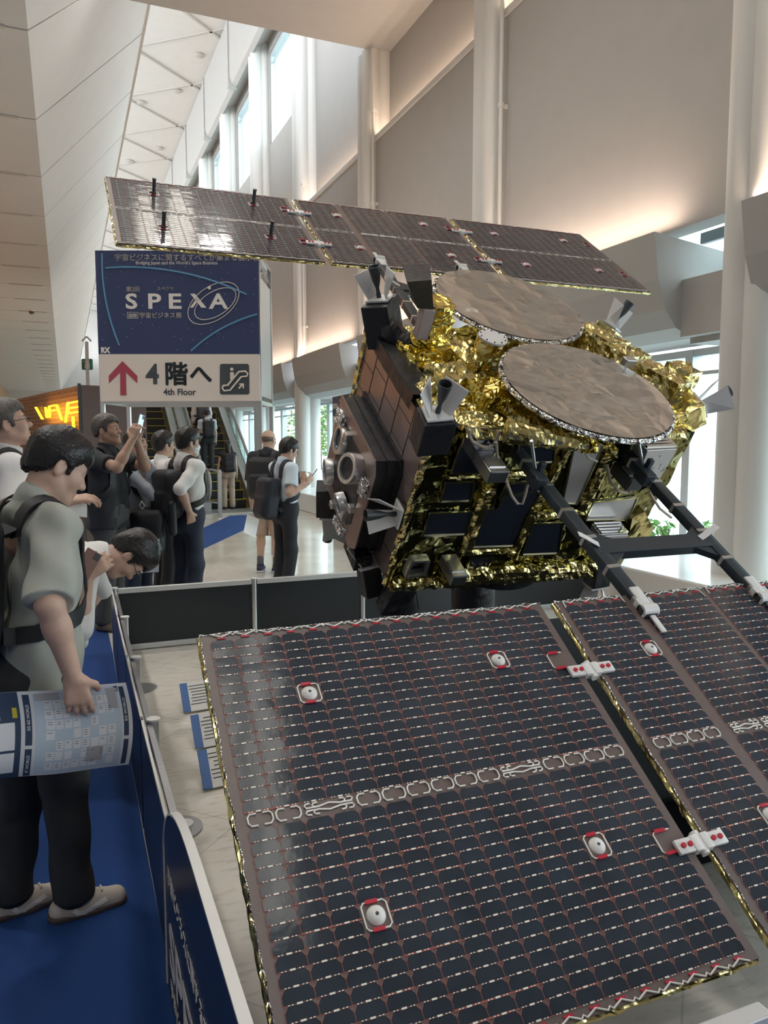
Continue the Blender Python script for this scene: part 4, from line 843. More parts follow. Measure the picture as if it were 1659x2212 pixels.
# ---- brown kiosk with a neon sign, way-finding post, floor guide board
M_brick = mat('brown_brick', (.13, .075, .06), .55); 
def _brick():
    nt = M_brick.node_tree; b = nt.nodes['Principled BSDF']; tc = nt.nodes['Texture Coordinate']; mp = nt.nodes.new('ShaderNodeMapping'); mp.inputs['Rotation'].default_value = (radians(90), 0, radians(13)); nt.links.new(tc.outputs['Object'], mp.inputs[0])
    br = nt.nodes.new('ShaderNodeTexBrick'); br.inputs['Scale'].default_value = 1; br.inputs['Brick Width'].default_value = .30; br.inputs['Row Height'].default_value = .075; br.inputs['Mortar Size'].default_value = .006; br.inputs['Color1'].default_value = (.13, .075, .06, 1); br.inputs['Color2'].default_value = (.10, .06, .05, 1); br.inputs['Mortar'].default_value = (.24, .19, .16, 1)
    sx = nt.nodes.new('ShaderNodeSeparateXYZ'); cx = nt.nodes.new('ShaderNodeCombineXYZ'); ad = nt.nodes.new('ShaderNodeMath'); nt.links.new(tc.outputs['Object'], sx.inputs[0]); nt.links.new(sx.outputs['X'], ad.inputs[0]); nt.links.new(sx.outputs['Y'], ad.inputs[1]); nt.links.new(ad.outputs[0], cx.inputs[0]); nt.links.new(sx.outputs['Z'], cx.inputs[1]); nt.links.new(cx.outputs[0], br.inputs['Vector']); nt.links.new(br.outputs['Color'], b.inputs['Base Color'])
_brick()
KA, KB, KC = Vector((.27, 13.2, 0)), Vector((-1.06, 19.1, 0)), Vector((1.25, 13.6, 0)); KH = 2.5
t = thing('kiosk', 'brown brick-faced kiosk with orange neon letters behind the visitors on the left', 'kiosk', (.2, 15, 0))
MB().prism([KA, KB, KC + (KB - KA), KC], (0, 0, KH)).build('walls', M_brick, t)
MB().prism([KA + Vector((.0, -.06, 0)), KA + Vector((-.03, .02, 0)), KC + Vector((.03, 0, 0)), KC + Vector((.03, -.06, 0))], (0, 0, KH - .02)).build('front_wall', mat('brown_front', (.085, .055, .048), .5), t)
MB().bar(KA + Vector((-.03, -.03, 0)), KA + Vector((-.03, -.03, KH + .02)), .05, .05).build('corner_strip', M_dark, t)
kd = (KB - KA).normalized(); kn = Vector((-abs(kd.y), -abs(kd.x) * -1 if False else kd.x * -1 * -1, 0)); kn = Vector((kd.y, -kd.x, 0)); kn = kn if kn.x < 0 else -kn
M_neon = mat('neon_amber', (1, .6, .05), .4, emit=(1.0, .50, .01), estr=3.2)
def kp(u, v): return hit(u, v, KA + kn * .06, kn)
def neon(strokes):
    o = MB()
    for st in strokes:
        st = list(st)
        for dd in (0, .07): o.tube([kp(u + dd * 45, v) for u, v in st], .012, 8)
    return o.build('neon_letter', M_neon, t, True)
neon([((76, 880), (90, 905))]); neon([((97, 880), (100, 902)), ((105, 879), (106, 902)), ((105, 878), (119, 875)), ((106, 888), (119, 886))]); neon([((121, 875), (132, 907)), ((140, 912), (146, 869))]); neon([((146, 871), (166, 867)), ((147, 882), (166, 879)), ((147, 893), (166, 890)), ((144, 873), (146, 893))]); neon([((156, 900), (158, 928))])
l = bpy.data.lights.new('neon_glow', 'AREA'); l.energy = 9; l.color = (1, .42, .05); l.shape = 'RECTANGLE'; l.size = 2.2; l.size_y = .3; lo = bpy.data.objects.new('neon_glow', l); COL.objects.link(lo); lo.matrix_world = frame(kp(125, 892) + kn * .12, kd, Z_, None) if kd.cross(Z_).dot(kn) > 0 else frame(kp(125, 892) + kn * .12, -kd, Z_, None)
wp = at_dist(187, 800, 20.5); t = thing('wayfinding_post', 'slim post with arrow finial and green South plate beside the sign tower', 'sign post', (wp.x, 20.5, 0))
M_pg = mat('post_grey', (.42, .38, .36), .45); q = lambda u, v: at_dist(u, v, 20.5)
MB().bar(Vector((wp.x, 20.5, 0)), q(187, 738), .115, .08).build('mast', M_pg, t); MB().bar(q(187, 727), q(177, 737), .04, .04, 0, (0, 1, 0)).bar(q(187, 727), q(197, 737), .04, .04, 0, (0, 1, 0)).build('arrow_finial', M_pg, t)
gp = MB().obox(frame(q(188.5, 787), CR, UPZ), .275, .27, .06, 0, .04).build('green_plate', mat('deep_green', (.03, .16, .10), .45), t); text('lettering', 'South', q(181, 783) - _hd * .04, CR, UPZ, .065, Mw, gp); text('lettering', '南', q(183, 795.5) - _hd * .04, CR, UPZ, .155, Mw, gp)
g = on_floor(720, 1163); t = thing('floor_guide_board', 'dark floor guide board with white SPEXA heading behind the spacecraft thruster pack', 'sign', (g.x + .3, g.y, 0)); gd = (on_floor(775, 1190) - g).normalized()
gm = mat('guide_slate', (.035, .05, .075), .5); bd = MB().prism([g, g + gd * 1.3, g + gd * 1.3 + Z_ * 2.33, g + Z_ * 2.33], Vector((.05, .05, 0))).build('board', gm, t); gq = lambda u, v: hit(u, v, g - gd.cross(Z_) * -.004 if False else g, gd.cross(Z_))
gn = gd.cross(Z_); gn = gn if gn.dot(EYE - g) > 0 else -gn
MB().prism([g + gd * .05 + Z_ * .5 + gn * .003, g + gd * 1.2 + Z_ * .5 + gn * .003, g + gd * 1.2 + Z_ * 2.02 + gn * .003, g + gd * .05 + Z_ * 2.02 + gn * .003], gn * .002).build('map_area', mat('map_grey', (.50, .50, .50), .6), t)
text('lettering', 'SPEXA', g + gd * .05 + Z_ * 2.14 + gn * .004, gd, Z_, .11, Mw, bd, bold=.02); text('lettering', 'フロアマップ', g + gd * .42 + Z_ * 2.17 + gn * .004, gd, Z_, .13, Mw, bd, fat=.02)

# ---- outdoors: pale quay, far sea wall, trees, shrubs by the window
structure('ground_outside', MB().box(6.8, 160, -40, 160, -.5, -.3), mat('pale_concrete', (.70, .72, .72), .8))
structure('trim_18', MB().box(78, 79, -10, 120, -.3, .9).box(79, 90, -10, 120, -.3, .3), mat('sea_wall', (.42, .46, .5), .8))
M_leaf = [mat('leaf_bright', (.20, .36, .09), .6, noise=.3, nscale=6), mat('leaf_mid', (.12, .26, .08), .6, noise=.3, nscale=6)]; M_bark = mat('bark', (.10, .07, .05), .9)
def leaf_cloud(mb, c, r, n, s, rr, droop=0.0):
    for _ in range(n):
        v = Vector((rr.gauss(0, 1), rr.gauss(0, 1), rr.gauss(0, 1))).normalized() * (rr.random() ** .4); p = Vector(c) + Vector((v.x * r[0], v.y * r[1], v.z * r[2])); a = Vector((rr.gauss(0, 1), rr.gauss(0, 1), rr.gauss(0, .5) - droop)).normalized(); b = a.cross(Vector((rr.gauss(0, 1), rr.gauss(0, 1), rr.gauss(0, 1)))).normalized()
        mb.add([p, p + a * s * .5 + b * s * .22, p + a * s, p + a * s * .5 - b * s * .22], [(0, 1, 2, 3)], 0)
for k, (x, y, h, lab) in enumerate(((15, 47, 4.2, 'bright green tree outside seen left of the bald man'), (14.5, 37, 3.0, 'bright green tree outside between the white columns'), (23, 42, 5.0, 'taller green tree outside behind the floor guide board'), (13, 29, 2.4, 'low bright bush outside behind the phone reader'), (24, 58, 5.5, 'far green tree outside at the end of the windows'))):
    rr = random.Random(k + 5); t = thing('tree', lab, 'tree', (x, y, -.3), 'trees outside the windows'); MB().cone((x, y, -.3), (x, y, h * .6), .14, .07, 10).build('trunk', M_bark, t); mb = MB(); leaf_cloud(mb, (x, y, h * .58), (h * .55, h * .55, h * .48), 1500, .34, rr); mb.build('crown', M_leaf[k % 2], t, fix=False)
for k, (u, v, y, lab) in enumerate(((1405, 1165, 7.6, 'leafy shrub outside at the window corner behind the gold body'), (1450, 1160, 7.3, 'leafy shrub outside left of the window mullion'), (1515, 1150, 6.9, 'leafy shrub outside right of the window mullion'))):
    c = at_dist(u, v, y); rr = random.Random(k + 40); t = thing('shrub', lab, 'shrub', (c.x, c.y, -.3), 'shrubs outside the right window'); mb = MB()
    for j in range(9): e = Vector((c.x + rr.gauss(0, .25), c.y + rr.gauss(0, .25), c.z + rr.uniform(-.2, .18))); mb.tube([(c.x, c.y, -.3), ((c.x + e.x) / 2, (c.y + e.y) / 2, (c.z - .3) / 2 + .2), e], .006, 5, 1); leaf_cloud(mb, e, (.10, .10, .08), 16, .13, rr, .7)
    mb.build('foliage', [M_leaf[0], M_bark], t, fix=False)

# ================================================================== PEOPLE (distance fields meshed into continuous surfaces)
try:
    import openvdb as vdb
except ImportError:
    vdb = None
A3 = lambda v: np.array(v, np.float32)
def surface(arr, lo, h):
    """zero level of a sampled field -> vertices, quads"""
    if vdb is not None:
        g = vdb.FloatGrid(1.0); g.copyFromArray(np.ascontiguousarray(arr, dtype=np.float32)); pts, quads = g.convertToQuads(0.0)
        return np.asarray(pts, float) * h + lo, np.asarray(quads)
    s = arr < 0; n = arr.shape; c = np.zeros([k - 1 for k in n], int)           # naive surface nets
    for dx in (0, 1):
        for dy in (0, 1):
            for dz in (0, 1): c += s[dx:n[0] - 1 + dx, dy:n[1] - 1 + dy, dz:n[2] - 1 + dz]
    act = (c > 0) & (c < 8); idx = -np.ones(c.shape, int); ii = np.argwhere(act); idx[act] = np.arange(len(ii)); acc = np.zeros((len(ii), 3)); cnt = np.zeros((len(ii), 1)); quads = []
    cor = [np.array((a, b, d)) for a in (0, 1) for b in (0, 1) for d in (0, 1)]
    for p in range(8):
        for q in range(p + 1, 8):
            if np.abs(cor[p] - cor[q]).sum() != 1: continue
            va = arr[tuple((ii + cor[p]).T)]; vb = arr[tuple((ii + cor[q]).T)]; m = (va < 0) != (vb < 0); t = va[m] / (va[m] - vb[m])
            acc[m] += ii[m] + cor[p] + (cor[q] - cor[p]) * t[:, None]; cnt[m] += 1
    for ax in range(3):
        o1, o2 = [a for a in range(3) if a != ax]; sl = [slice(1, -1)] * 3; sl[ax] = slice(0, -1); sl2 = list(sl); sl2[ax] = slice(1, None)
        ch = np.argwhere(s[tuple(sl)] != s[tuple(sl2)]); off = np.ones(3, int); off[ax] = 0; ch = ch + off; e1 = np.zeros(3, int); e1[o1] = 1; e2 = np.zeros(3, int); e2[o2] = 1
        quads.append(np.stack([idx[tuple((ch - e1 - e2).T)], idx[tuple((ch - e2).T)], idx[tuple(ch.T)], idx[tuple((ch - e1).T)]], 1))
    return (acc / cnt) * h + lo, np.concatenate(quads)

def dist(pr, p):
    t = pr['t']
    if t == 'c':
        a, b = pr['a'], pr['b']; ab = b - a; q = np.clip(((p - a) @ ab) / max(float(ab @ ab), 1e-9), 0, 1); d = np.linalg.norm(p - a - q[..., None] * ab, axis=-1) - (pr['ra'] + q * (pr['rb'] - pr['ra']))
        if pr.get('cap'): n = ab / np.linalg.norm(ab); d = np.maximum(d, (p - b) @ n)
        return d
    if t == 'e':
        q = (p - pr['c']) @ pr['M']; r = pr['r']; k0 = np.linalg.norm(q / r, axis=-1); k1 = np.linalg.norm(q / (r * r), axis=-1) + 1e-6; return k0 * (k0 - 1) / k1
    if t == 'b':
        q = np.abs((p - pr['c']) @ pr['M']) - (pr['r'] - pr['rd']); return np.linalg.norm(np.maximum(q, 0), axis=-1) + np.minimum(q.max(-1), 0) - pr['rd']
    return pr['f'](p)
I3 = np.eye(3, dtype=np.float32)
def cone(a, b, ra, rb=None, k=.02, op='U', cap=False): return dict(t='c', a=A3(a), b=A3(b), ra=ra, rb=ra if rb is None else rb, k=k, op=op, cap=cap)
def ell(c, r, M=I3, k=.02, op='U'): return dict(t='e', c=A3(c), r=A3(r), M=A3(M), k=k, op=op)
def rbox(c, r, M=I3, rd=.03, k=.02, op='U'): return dict(t='b', c=A3(c), r=A3(r), M=A3(M), rd=rd, k=k, op=op)
def fnp(f, op='I', k=.004): return dict(t='f', f=f, op=op, k=k)
def comb(d, e, pr):
    k = pr['k']
    if pr['op'] == 'U': h = np.clip(.5 + .5 * (d - e) / k, 0, 1); return d * (1 - h) + e * h - k * h * (1 - h)
    if pr['op'] == 'S': e = -e
    h = np.clip(.5 - .5 * (d - e) / k, 0, 1); return d * (1 - h) + e * h + k * h * (1 - h)
def field(prims, p):
    d = np.full(p.shape[:-1], 10., np.float32)
    for pr in prims: d = comb(d, dist(pr, p), pr)
    return d
def sdf_mesh(name, prims, h, mats, parent, fold=None, matfn=None):
    lo = np.full(3, 1e9); hi = -lo
    for pr in prims:
        if pr['op'] != 'U': continue
        if pr['t'] == 'c':
            for c, r in ((pr['a'], pr['ra']), (pr['b'], pr['rb'])): lo = np.minimum(lo, c - r); hi = np.maximum(hi, c + r)
        else: r = float(np.linalg.norm(pr['r'])) if pr['t'] == 'b' else float(pr['r'].max()); lo = np.minimum(lo, pr['c'] - r); hi = np.maximum(hi, pr['c'] + r)
    lo -= 3 * h + .01; hi += 3 * h + .01; H = 4 * h; n = np.ceil((hi - lo) / H).astype(int)
    g = [lo[i] + H * (np.arange(n[i]) + .5) - .5 * h for i in range(3)]
    P = np.stack(np.meshgrid(*g, indexing='ij'), -1).reshape(-1, 3).astype(np.float32)
    cd = []; d = np.full(len(P), 10., np.float32)
    for pr in prims: e = dist(pr, P).astype(np.float32); cd.append(e); d = comb(d, e, pr)
    act = np.where(np.abs(d) < H * 1.35 + .012)[0]
    o = (np.arange(4) - 1.5) * h; off = np.stack(np.meshgrid(o, o, o, indexing='ij'), -1).astype(np.float32)
    pts = P[act][:, None, None, None, :] + off[None]; val = np.full(pts.shape[:-1], 10., np.float32); du = np.full(len(P), 10., np.float32)
    for pr, e in zip(prims, cd):
        ea = e[act]
        if pr['op'] == 'U': sub = ea < d[act] + 2.2 * H + pr['k'] + .02
        elif pr['op'] == 'S': sub = ea < 2.2 * H
        else: sub = np.ones(len(act), bool)
        if not sub.any(): continue
        val[sub] = comb(val[sub], dist(pr, pts[sub]).astype(np.float32), pr)
    if fold is not None: val = val - fold(pts)
    full = np.repeat(np.repeat(np.repeat(d.reshape(n), 4, 0), 4, 1), 4, 2)
    v4 = full.reshape(n[0], 4, n[1], 4, n[2], 4).transpose(0, 2, 4, 1, 3, 5).copy().reshape(-1, 4, 4, 4); v4[act] = val
    full = v4.reshape(n[0], n[1], n[2], 4, 4, 4).transpose(0, 3, 1, 4, 2, 5).reshape(n * 4)
    v, q = surface(full, lo, h)
    me = bpy.data.meshes.new(name); me.vertices.add(len(v)); me.vertices.foreach_set('co', v.astype(np.float32).ravel())
    me.loops.add(len(q) * 4); me.loops.foreach_set('vertex_index', q.astype(np.int32).ravel()); me.polygons.add(len(q)); me.polygons.foreach_set('loop_start', np.arange(0, len(q) * 4, 4, dtype=np.int32))
    try: me.polygons.foreach_set('loop_total', np.full(len(q), 4, dtype=np.int32))
    except Exception: pass
    me.update(calc_edges=True); me.validate()
    bm = bmesh.new(); bm.from_mesh(me); bmesh.ops.recalc_face_normals(bm, faces=bm.faces); bm.to_mesh(me); bm.free()
    for m in (mats if isinstance(mats, (list, tuple)) else [mats]): me.materials.append(m)
    if matfn is not None:
        c = np.empty(len(me.polygons) * 3, np.float32); me.polygons.foreach_get('center', c); me.polygons.foreach_set('material_index', matfn(c.reshape(-1, 3)).astype(np.int32))
    me.shade_smooth(); return link(name, me, parent)
def snap(prims, pts, off=.006, it=6):
    p = A3([tuple(x) for x in pts]); e = .004
    for _ in range(it):
        d = field(prims, p); g = np.stack([field(prims, p + e * I3[i]) - field(prims, p - e * I3[i]) for i in range(3)], -1); g /= np.linalg.norm(g, axis=-1, keepdims=True) + 1e-6; p = p - (d - off)[:, None] * g
    return [Vector(map(float, x)) for x in p], [Vector(map(float, x)) for x in g]
def folds(amp, f=1.0, seed=0.0):
    def fn(p):
        x, y, z = p[..., 0] * f, p[..., 1] * f, p[..., 2] * f
        w = np.sin(x * 9 + y * 5 + seed) * 1.3 + np.sin(z * 7 - y * 6 + 2 * seed)
        return amp * (np.sin(z * 26 + x * 14 + 2.2 * w + seed) * .6 + np.sin(x * 34 - z * 18 + y * 22 + 1.7 * w) * .4)
    return fn

SKIN = [mat('skin_light', (0.56, 0.36, 0.27), 0.5, noise=.06, nscale=30), mat('skin_tan', (0.46, 0.28, 0.20), 0.5, noise=.06, nscale=30)]
M_hair = mat('black_hair', (0.012, 0.010, 0.010), 0.40, bump=.18, bscale=90); M_grey = mat('greying_hair', (0.10, 0.085, 0.075), 0.5, noise=.4, nscale=40, bump=.2, bscale=90)
M_eye = mat('eye_white', (.75, .73, .70), .2); M_iris = mat('dark_iris', (.02, .012, .008), .15); M_lip = mat('lip_rose', (.42, .22, .18), .5)
M_lens = mat('black_spectacles', (.012, .012, .014), .3)
def rot(h): return Matrix.Rotation(-h, 3, 'Z')
def ik(a, t, l1, l2, pole):
    a, t = Vector(a), Vector(t); d = t - a; D = min(d.length, (l1 + l2) * .999); dn = d.normalized(); x = (l1 * l1 - l2 * l2 + D * D) / (2 * D); y = sqrt(max(0, l1 * l1 - x * x))
    p = Vector(pole); p = (p - dn * p.dot(dn)).normalized(); return a + dn * x + p * y, a + dn * D
def hand_prims(w, f, n, side, curl=.5, k=1.0, thumb=.5, spread=.06):
    """w wrist, f along the fingers, n palm normal (curl goes towards n), side +1 thumb at n x f"""
    f = Vector(f).normalized(); n = Vector(n); n = (n - f * n.dot(f)).normalized(); t = n.cross(f) * side; w = Vector(w); out = []
    kn = []
    for i, (o, L0) in enumerate(((.030, .080), (.010, .086), (-.011, .080), (-.030, .066))):
        b = w + (f * (.084 - .004 * abs(i - 1)) + t * o) * k; kn.append(b); out.append(cone(w + (f * .012 + t * o * .55) * k, b, .0165 * k, .0125 * k, .012))
        d = (f + t * (1.5 - i) * spread).normalized(); p = b; c = curl if not isinstance(curl, (list, tuple)) else curl[i]
        for j, fr in enumerate((.45, .31, .24)):
            a = c * (.75 if j == 0 else 1.0); ax = f.cross(n).normalized(); d = Matrix.Rotation(a, 3, ax) @ d; q = p + d * L0 * fr * k; out.append(cone(p, q, (.0098 - .0012 * j) * k, (.0088 - .0012 * j) * k, .004)); p = q
    b = w + (f * .022 + t * .028) * k; p1 = b + (f * .6 + t * .75 + n * .35).normalized() * .040 * k; p2 = p1 + (f * .85 + t * .25 + n * (.3 + thumb)).normalized() * .032 * k; p3 = p2 + (f * .9 - t * .1 + n * (.3 + thumb)).normalized() * .026 * k
    out += [cone(w + f * .015 * k + t * .012 * k, b, .017 * k, .015 * k, .012), cone(b, p1, .0145 * k, .0118 * k, .008), cone(p1, p2, .0112 * k, .0102 * k, .004), cone(p2, p3, .0100 * k, .0085 * k, .004)]
    return out, t, n
def person(label, pos, heading, H=1.72, base_z=0.0, lean=0.0, head=(0, 0, 0), arms=None, feet=None, skin=0, hair='short', hairm=None, shirt=None, sleeve='short', sleeve_roll=None, hem=-.10, tuck=False, pants=None, shorts=False, shoe=None, sole=None, res=.008, female=False, collar=True, glasses=False, mask=False, group=None, belly=0.0, socks=None, face=True, sidelean=0.0, loose=1.0, extra_shirt=None, open_collar=False):
    k = H / 1.72; hd = radians(heading); R0 = rot(hd); O = Vector((pos[0], pos[1], base_z))
    Bw = lambda x, y, z: O + R0 @ (Vector((x, y, z)) * k)
    RL = R0 @ Matrix.Rotation(-radians(lean), 3, 'X') @ Matrix.Rotation(radians(sidelean), 3, 'Y')
    PV = Bw(0, 0, .93)
    T = lambda x, y, z: PV + RL @ (Vector((x, y, z - .93)) * k)                    # torso frame, z still measured from the floor
    hy, hp, hr = [radians(a) for a in head]
    RH = RL @ Matrix.Rotation(-hy, 3, 'Z') @ Matrix.Rotation(hp, 3, 'X') @ Matrix.Rotation(hr, 3, 'Y')
    NB = T(0, -.015, 1.46); HC = T(0, .0, 1.485) + RH @ Vector((0, .022, .115)) * k
    Hd = lambda x, y, z: HC + RH @ (Vector((x, y, z)) * k * .98); MH = np.array(RH, np.float32)
    sw = (.165 if female else .182)
    root = thing('person', label, 'person', O, group); S = SKIN[skin]
    # --- head
    hp_ = [ell(Hd(0, -.012, .036), np.array((.074, .096, .083)) * k, MH, .03), ell(Hd(0, .022, -.030), np.array((.062, .070, .080)) * k, MH, .03), cone(Hd(0, .066, -.098), Hd(0, .06, -.09), .024 * k, k=.025)]
    for s in (-1, 1):
        hp_ += [cone(Hd(s * .052, -.005, -.050), Hd(s * .016, .066, -.100), .019 * k, .019 * k, .025), ell(Hd(s * .040, .056, -.026), np.array((.026, .028, .026)) * k, MH, .025), cone(Hd(s * .012, .082, .020), Hd(s * .045, .070, .021), .011 * k, .010 * k, .018)]
    hp_ += [cone(Hd(0, .084, .012), Hd(0, .108, -.030), .0085 * k, .0125 * k, .012), ell(Hd(.011, .098, -.034), np.array((.009, .010, .008)) * k, MH, .008), ell(Hd(-.011, .098, -.034), np.array((.009, .010, .008)) * k, MH, .008)]
    for s in (-1, 1): hp_ += [ell(Hd(s * .031, .096, .000), np.array((.019, .017, .012)) * k, MH, .012, 'S'), ell(Hd(s * .031, .073, .000), np.array((.0145, .0130, .011)) * k, MH, .006)]
    hp_ += [cone(Hd(-.018, .086, -.060), Hd(.018, .086, -.060), .0068 * k, k=.010), cone(Hd(-.015, .086, -.073), Hd(.015, .086, -.073), .0072 * k, k=.010), cone(Hd(-.020, .097, -.0665), Hd(.020, .097, -.0665), .0022 * k, k=.003, op='S')]
    for s in (-1, 1):
        ME = np.array(RH @ Matrix.Rotation(s * .35, 3, 'Z') @ Matrix.Rotation(-.2, 3, 'X'), np.float32)
        hp_ += [ell(Hd(s * .077, -.010, -.006), np.array((.010, .021, .034)) * k, ME, .008), ell(Hd(s * .088, -.004, -.002), np.array((.008, .012, .022)) * k, ME, .005, 'S')]
    neck = [cone(T(0, -.012, 1.43), Hd(0, -.018, -.055), .060 * k, .054 * k, .03)]
    core = [cone(T(-.07, 0, .98), T(-.075, 0, 1.30), .085 * k, .085 * k, .05), cone(T(.07, 0, .98), T(.075, 0, 1.30), .085 * k, .085 * k, .05), cone(T(-.13, -.01, 1.385), T(.13, -.01, 1.385), .05 * k, k=.05)]
    # --- arms
    arms = arms or {}; sk = []; sl = []; info = {'head': Hd, 'RH': RH, 'T': T, 'RL': RL, 'root': root, 'k': k, 'hands': {}}
    for sd, nm in ((1, 'R'), (-1, 'L')):
        a = arms.get(nm, {}); sh = T(sd * sw, -.012, 1.385)
        tgt = a.get('to', Bw(sd * .235, .06, .86)); pole = a.get('pole', R0 @ Vector((sd * .35, -1, -.2)))
        el, wr = ik(sh, tgt, .285 * k, .25 * k, pole); fd = a.get('f', (wr - el).normalized()); n = a.get('n', R0 @ Vector((-sd, .15, 0)))
        hpz, tt, nn = hand_prims(wr, fd, n, a.get('side', -sd), a.get('curl', .45), k * (.92 if female else 1), a.get('thumb', .4)); info['hands'][nm] = (wr, Vector(fd).normalized(), nn, tt)
        sk += [cone(sh, el, .048 * k, .040 * k, .02), cone(el, el.lerp(wr, .35), .041 * k, .040 * k, .02), cone(el.lerp(wr, .3), wr, .040 * k, .027 * k, .02)] + hpz
        sl += [cone(T(sd * .10, -.012, 1.395), sh, .066 * k, .066 * k, .05)]
        ls = .62 * loose if sleeve == 'short' else 1.0
        if sleeve == 'short': sl += [cone(sh, sh.lerp(el, .70 if loose <= 1 else .98), .070 * k, (.066 + .022 * (loose - .8)) * k, .03, cap=True)]
        elif sleeve == 'rolled': sl += [cone(sh, el, .066 * k, .057 * k, .03), cone(el, el.lerp(wr, .08), .058 * k, .055 * k, .01, cap=True), cone(sh.lerp(el, .80), sh.lerp(el, 1.0), .060 * k, .060 * k, .004)]
        elif sleeve == 'long': sl += [cone(sh, el, .064 * k, .055 * k, .03), cone(el, wr, .055 * k, .040 * k, .02, cap=True)]
    # --- legs
    feet = feet or {}; pl = []; lg = []; sho = []
    for sd, nm in ((1, 'R'), (-1, 'L')):
        fx, fy, fa = feet.get(nm, (sd * .10, 0.0, sd * 8)); hipj = Bw(sd * .085, 0, .915); an = Bw(fx, fy - .03, .085); toe = R0 @ Matrix.Rotation(-radians(fa), 3, 'Z') @ Vector((0, 1, 0))
        kn, an2 = ik(hipj, an, .425 * k, .408 * k, toe)
        lg += [cone(hipj, kn, .078 * k, .050 * k, .03), cone(kn, kn.lerp(an, .35), .050 * k, .052 * k, .02), cone(kn.lerp(an, .3), an, .052 * k, .034 * k, .02), cone(an, an + Vector((0, 0, -.04)) * k, .034 * k, .036 * k, .02)]
        if shorts: pl += [cone(hipj, hipj.lerp(kn, .6), .100 * k, .092 * k, .03), cone(hipj.lerp(kn, .5), kn.lerp(an, .12), .092 * k, .090 * k, .02, cap=True)]
        else: pl += [cone(hipj, kn, .096 * k, .076 * k, .03), cone(kn, an + Vector((0, 0, .005)), .076 * k, .066 * k, .02), cone(an + Vector((0, 0, .06)), an + Vector((0, 0, -.012)), .066 * k, .068 * k, .01, cap=True)]
        h0 = an + Vector((0, 0, -.05)) * k - toe * .045 * k; M3 = np.array(Matrix((toe.cross(Vector((0, 0, 1))), toe, Vector((0, 0, 1)))).transposed(), np.float32)
        sp = [cone(h0, h0 + toe * .06 * k + Vector((0, 0, .005)), .038 * k, .040 * k, .02), cone(h0 + toe * .06 * k, h0 + toe * .185 * k - Vector((0, 0, .006)) * k, .043 * k, .036 * k, .03), cone(an + Vector((0, 0, -.02)), an + Vector((0, 0, .0)), .042 * k, .045 * k, .02), cone(h0 + toe * .07 * k + Vector((0, 0, .02)) * k, h0 + toe * .13 * k, .036 * k, .03 * k, .02)]
        zb = O.z
        sho.append((sp, fnp(lambda p, zb=zb: zb + .012 - p[..., 2], 'I'), h0, toe))
    body = sdf_mesh('body', hp_ + neck + core + sk + lg, res, S, root)
    # --- clothes
    lz = loose; b = belly
    tp = [cone(T(s * .078, .002 + b * .3, .985), T(s * .090, 0, 1.16), (.102 + b) * lz ** .5 * k, (.100 + b) * k, .06) for s in (-1, 1)] + [cone(T(s * .090, 0, 1.16), T(s * (.098 if not female else .082), -.002, 1.32), (.100 + b) * k, (.098 if not female else .09) * k, .06) for s in (-1, 1)]
    tp += [cone(T(0, -.016, 1.43), T(0, -.013, 1.455), .078 * k, .070 * k, .05)]
    if not tuck: tp += [cone(T(s * .085, .0, .985), T(s * .09, .0, .93 + hem), .108 * lz ** .5 * k, .112 * lz ** .6 * k, .06, cap=True) for s in (-1, 1)]
    if collar: tp += [cone(T(0, -.014, 1.44), T(0, .0, 1.497), .070 * k, .067 * k, .012, cap=True)]
    sprims = tp + sl + (extra_shirt(T, Bw) if extra_shirt else [])
    info['sprims'] = sprims
    sdf_mesh('shirt', sprims, res, shirt, root, folds(.0065 if lz <= 1 else .008, 1.0, heading * .1))
    pp = [cone(Bw(-.065, 0, .95), Bw(.065, 0, .95), .118 * k, k=.05)] + [cone(Bw(s * .06, -.02, .90), Bw(s * .07, -.03, .88), .115 * k, k=.06) for s in (-1, 1)] + [cone(T(-.062, 0, 1.0), T(.062, 0, 1.0), .106 * k, k=.05)] + pl + [fnp(lambda p: (p - A3(T(0, 0, 1.02))) @ A3(RL @ Vector((0, 0, 1))))]
    info['pprims'] = pp; info['shoes'] = sho; sdf_mesh('trousers' if not shorts else 'shorts', pp, res, pants, root, folds(.006, .8, heading * .13 + 1))
    for sp, cut, h0, toe in sho:
        o = sdf_mesh('shoe', sp + [cut], min(res, .006), shoe or M_shoe, root)
        if sole: sdf_mesh('sole', [cone(h0 + Vector((0, 0, -.018)), h0 + toe * .1 * k + Vector((0, 0, -.018)), .043 * k, .045 * k, .02), cone(h0 + toe * .1 * k + Vector((0, 0, -.018)), h0 + toe * .185 * k + Vector((0, 0, -.016)), .046 * k, .04 * k, .02), fnp(lambda p, z=O.z + .026 * k: p[..., 2] - z), fnp(lambda p, z=O.z + .002: z - p[..., 2])], .006, sole, o)
    if socks:
        for c in lg[3::4]: sdf_mesh('sock', [cone(c['a'] + A3((0, 0, .09)), c['b'], .040 * k, .042 * k, .01)], .007, socks, root)
    # --- hair
    hm = hairm or M_hair; cy = A3(HC); Mi = MH
    def loc(p): return ((p - cy) @ Mi) / (k * .98)
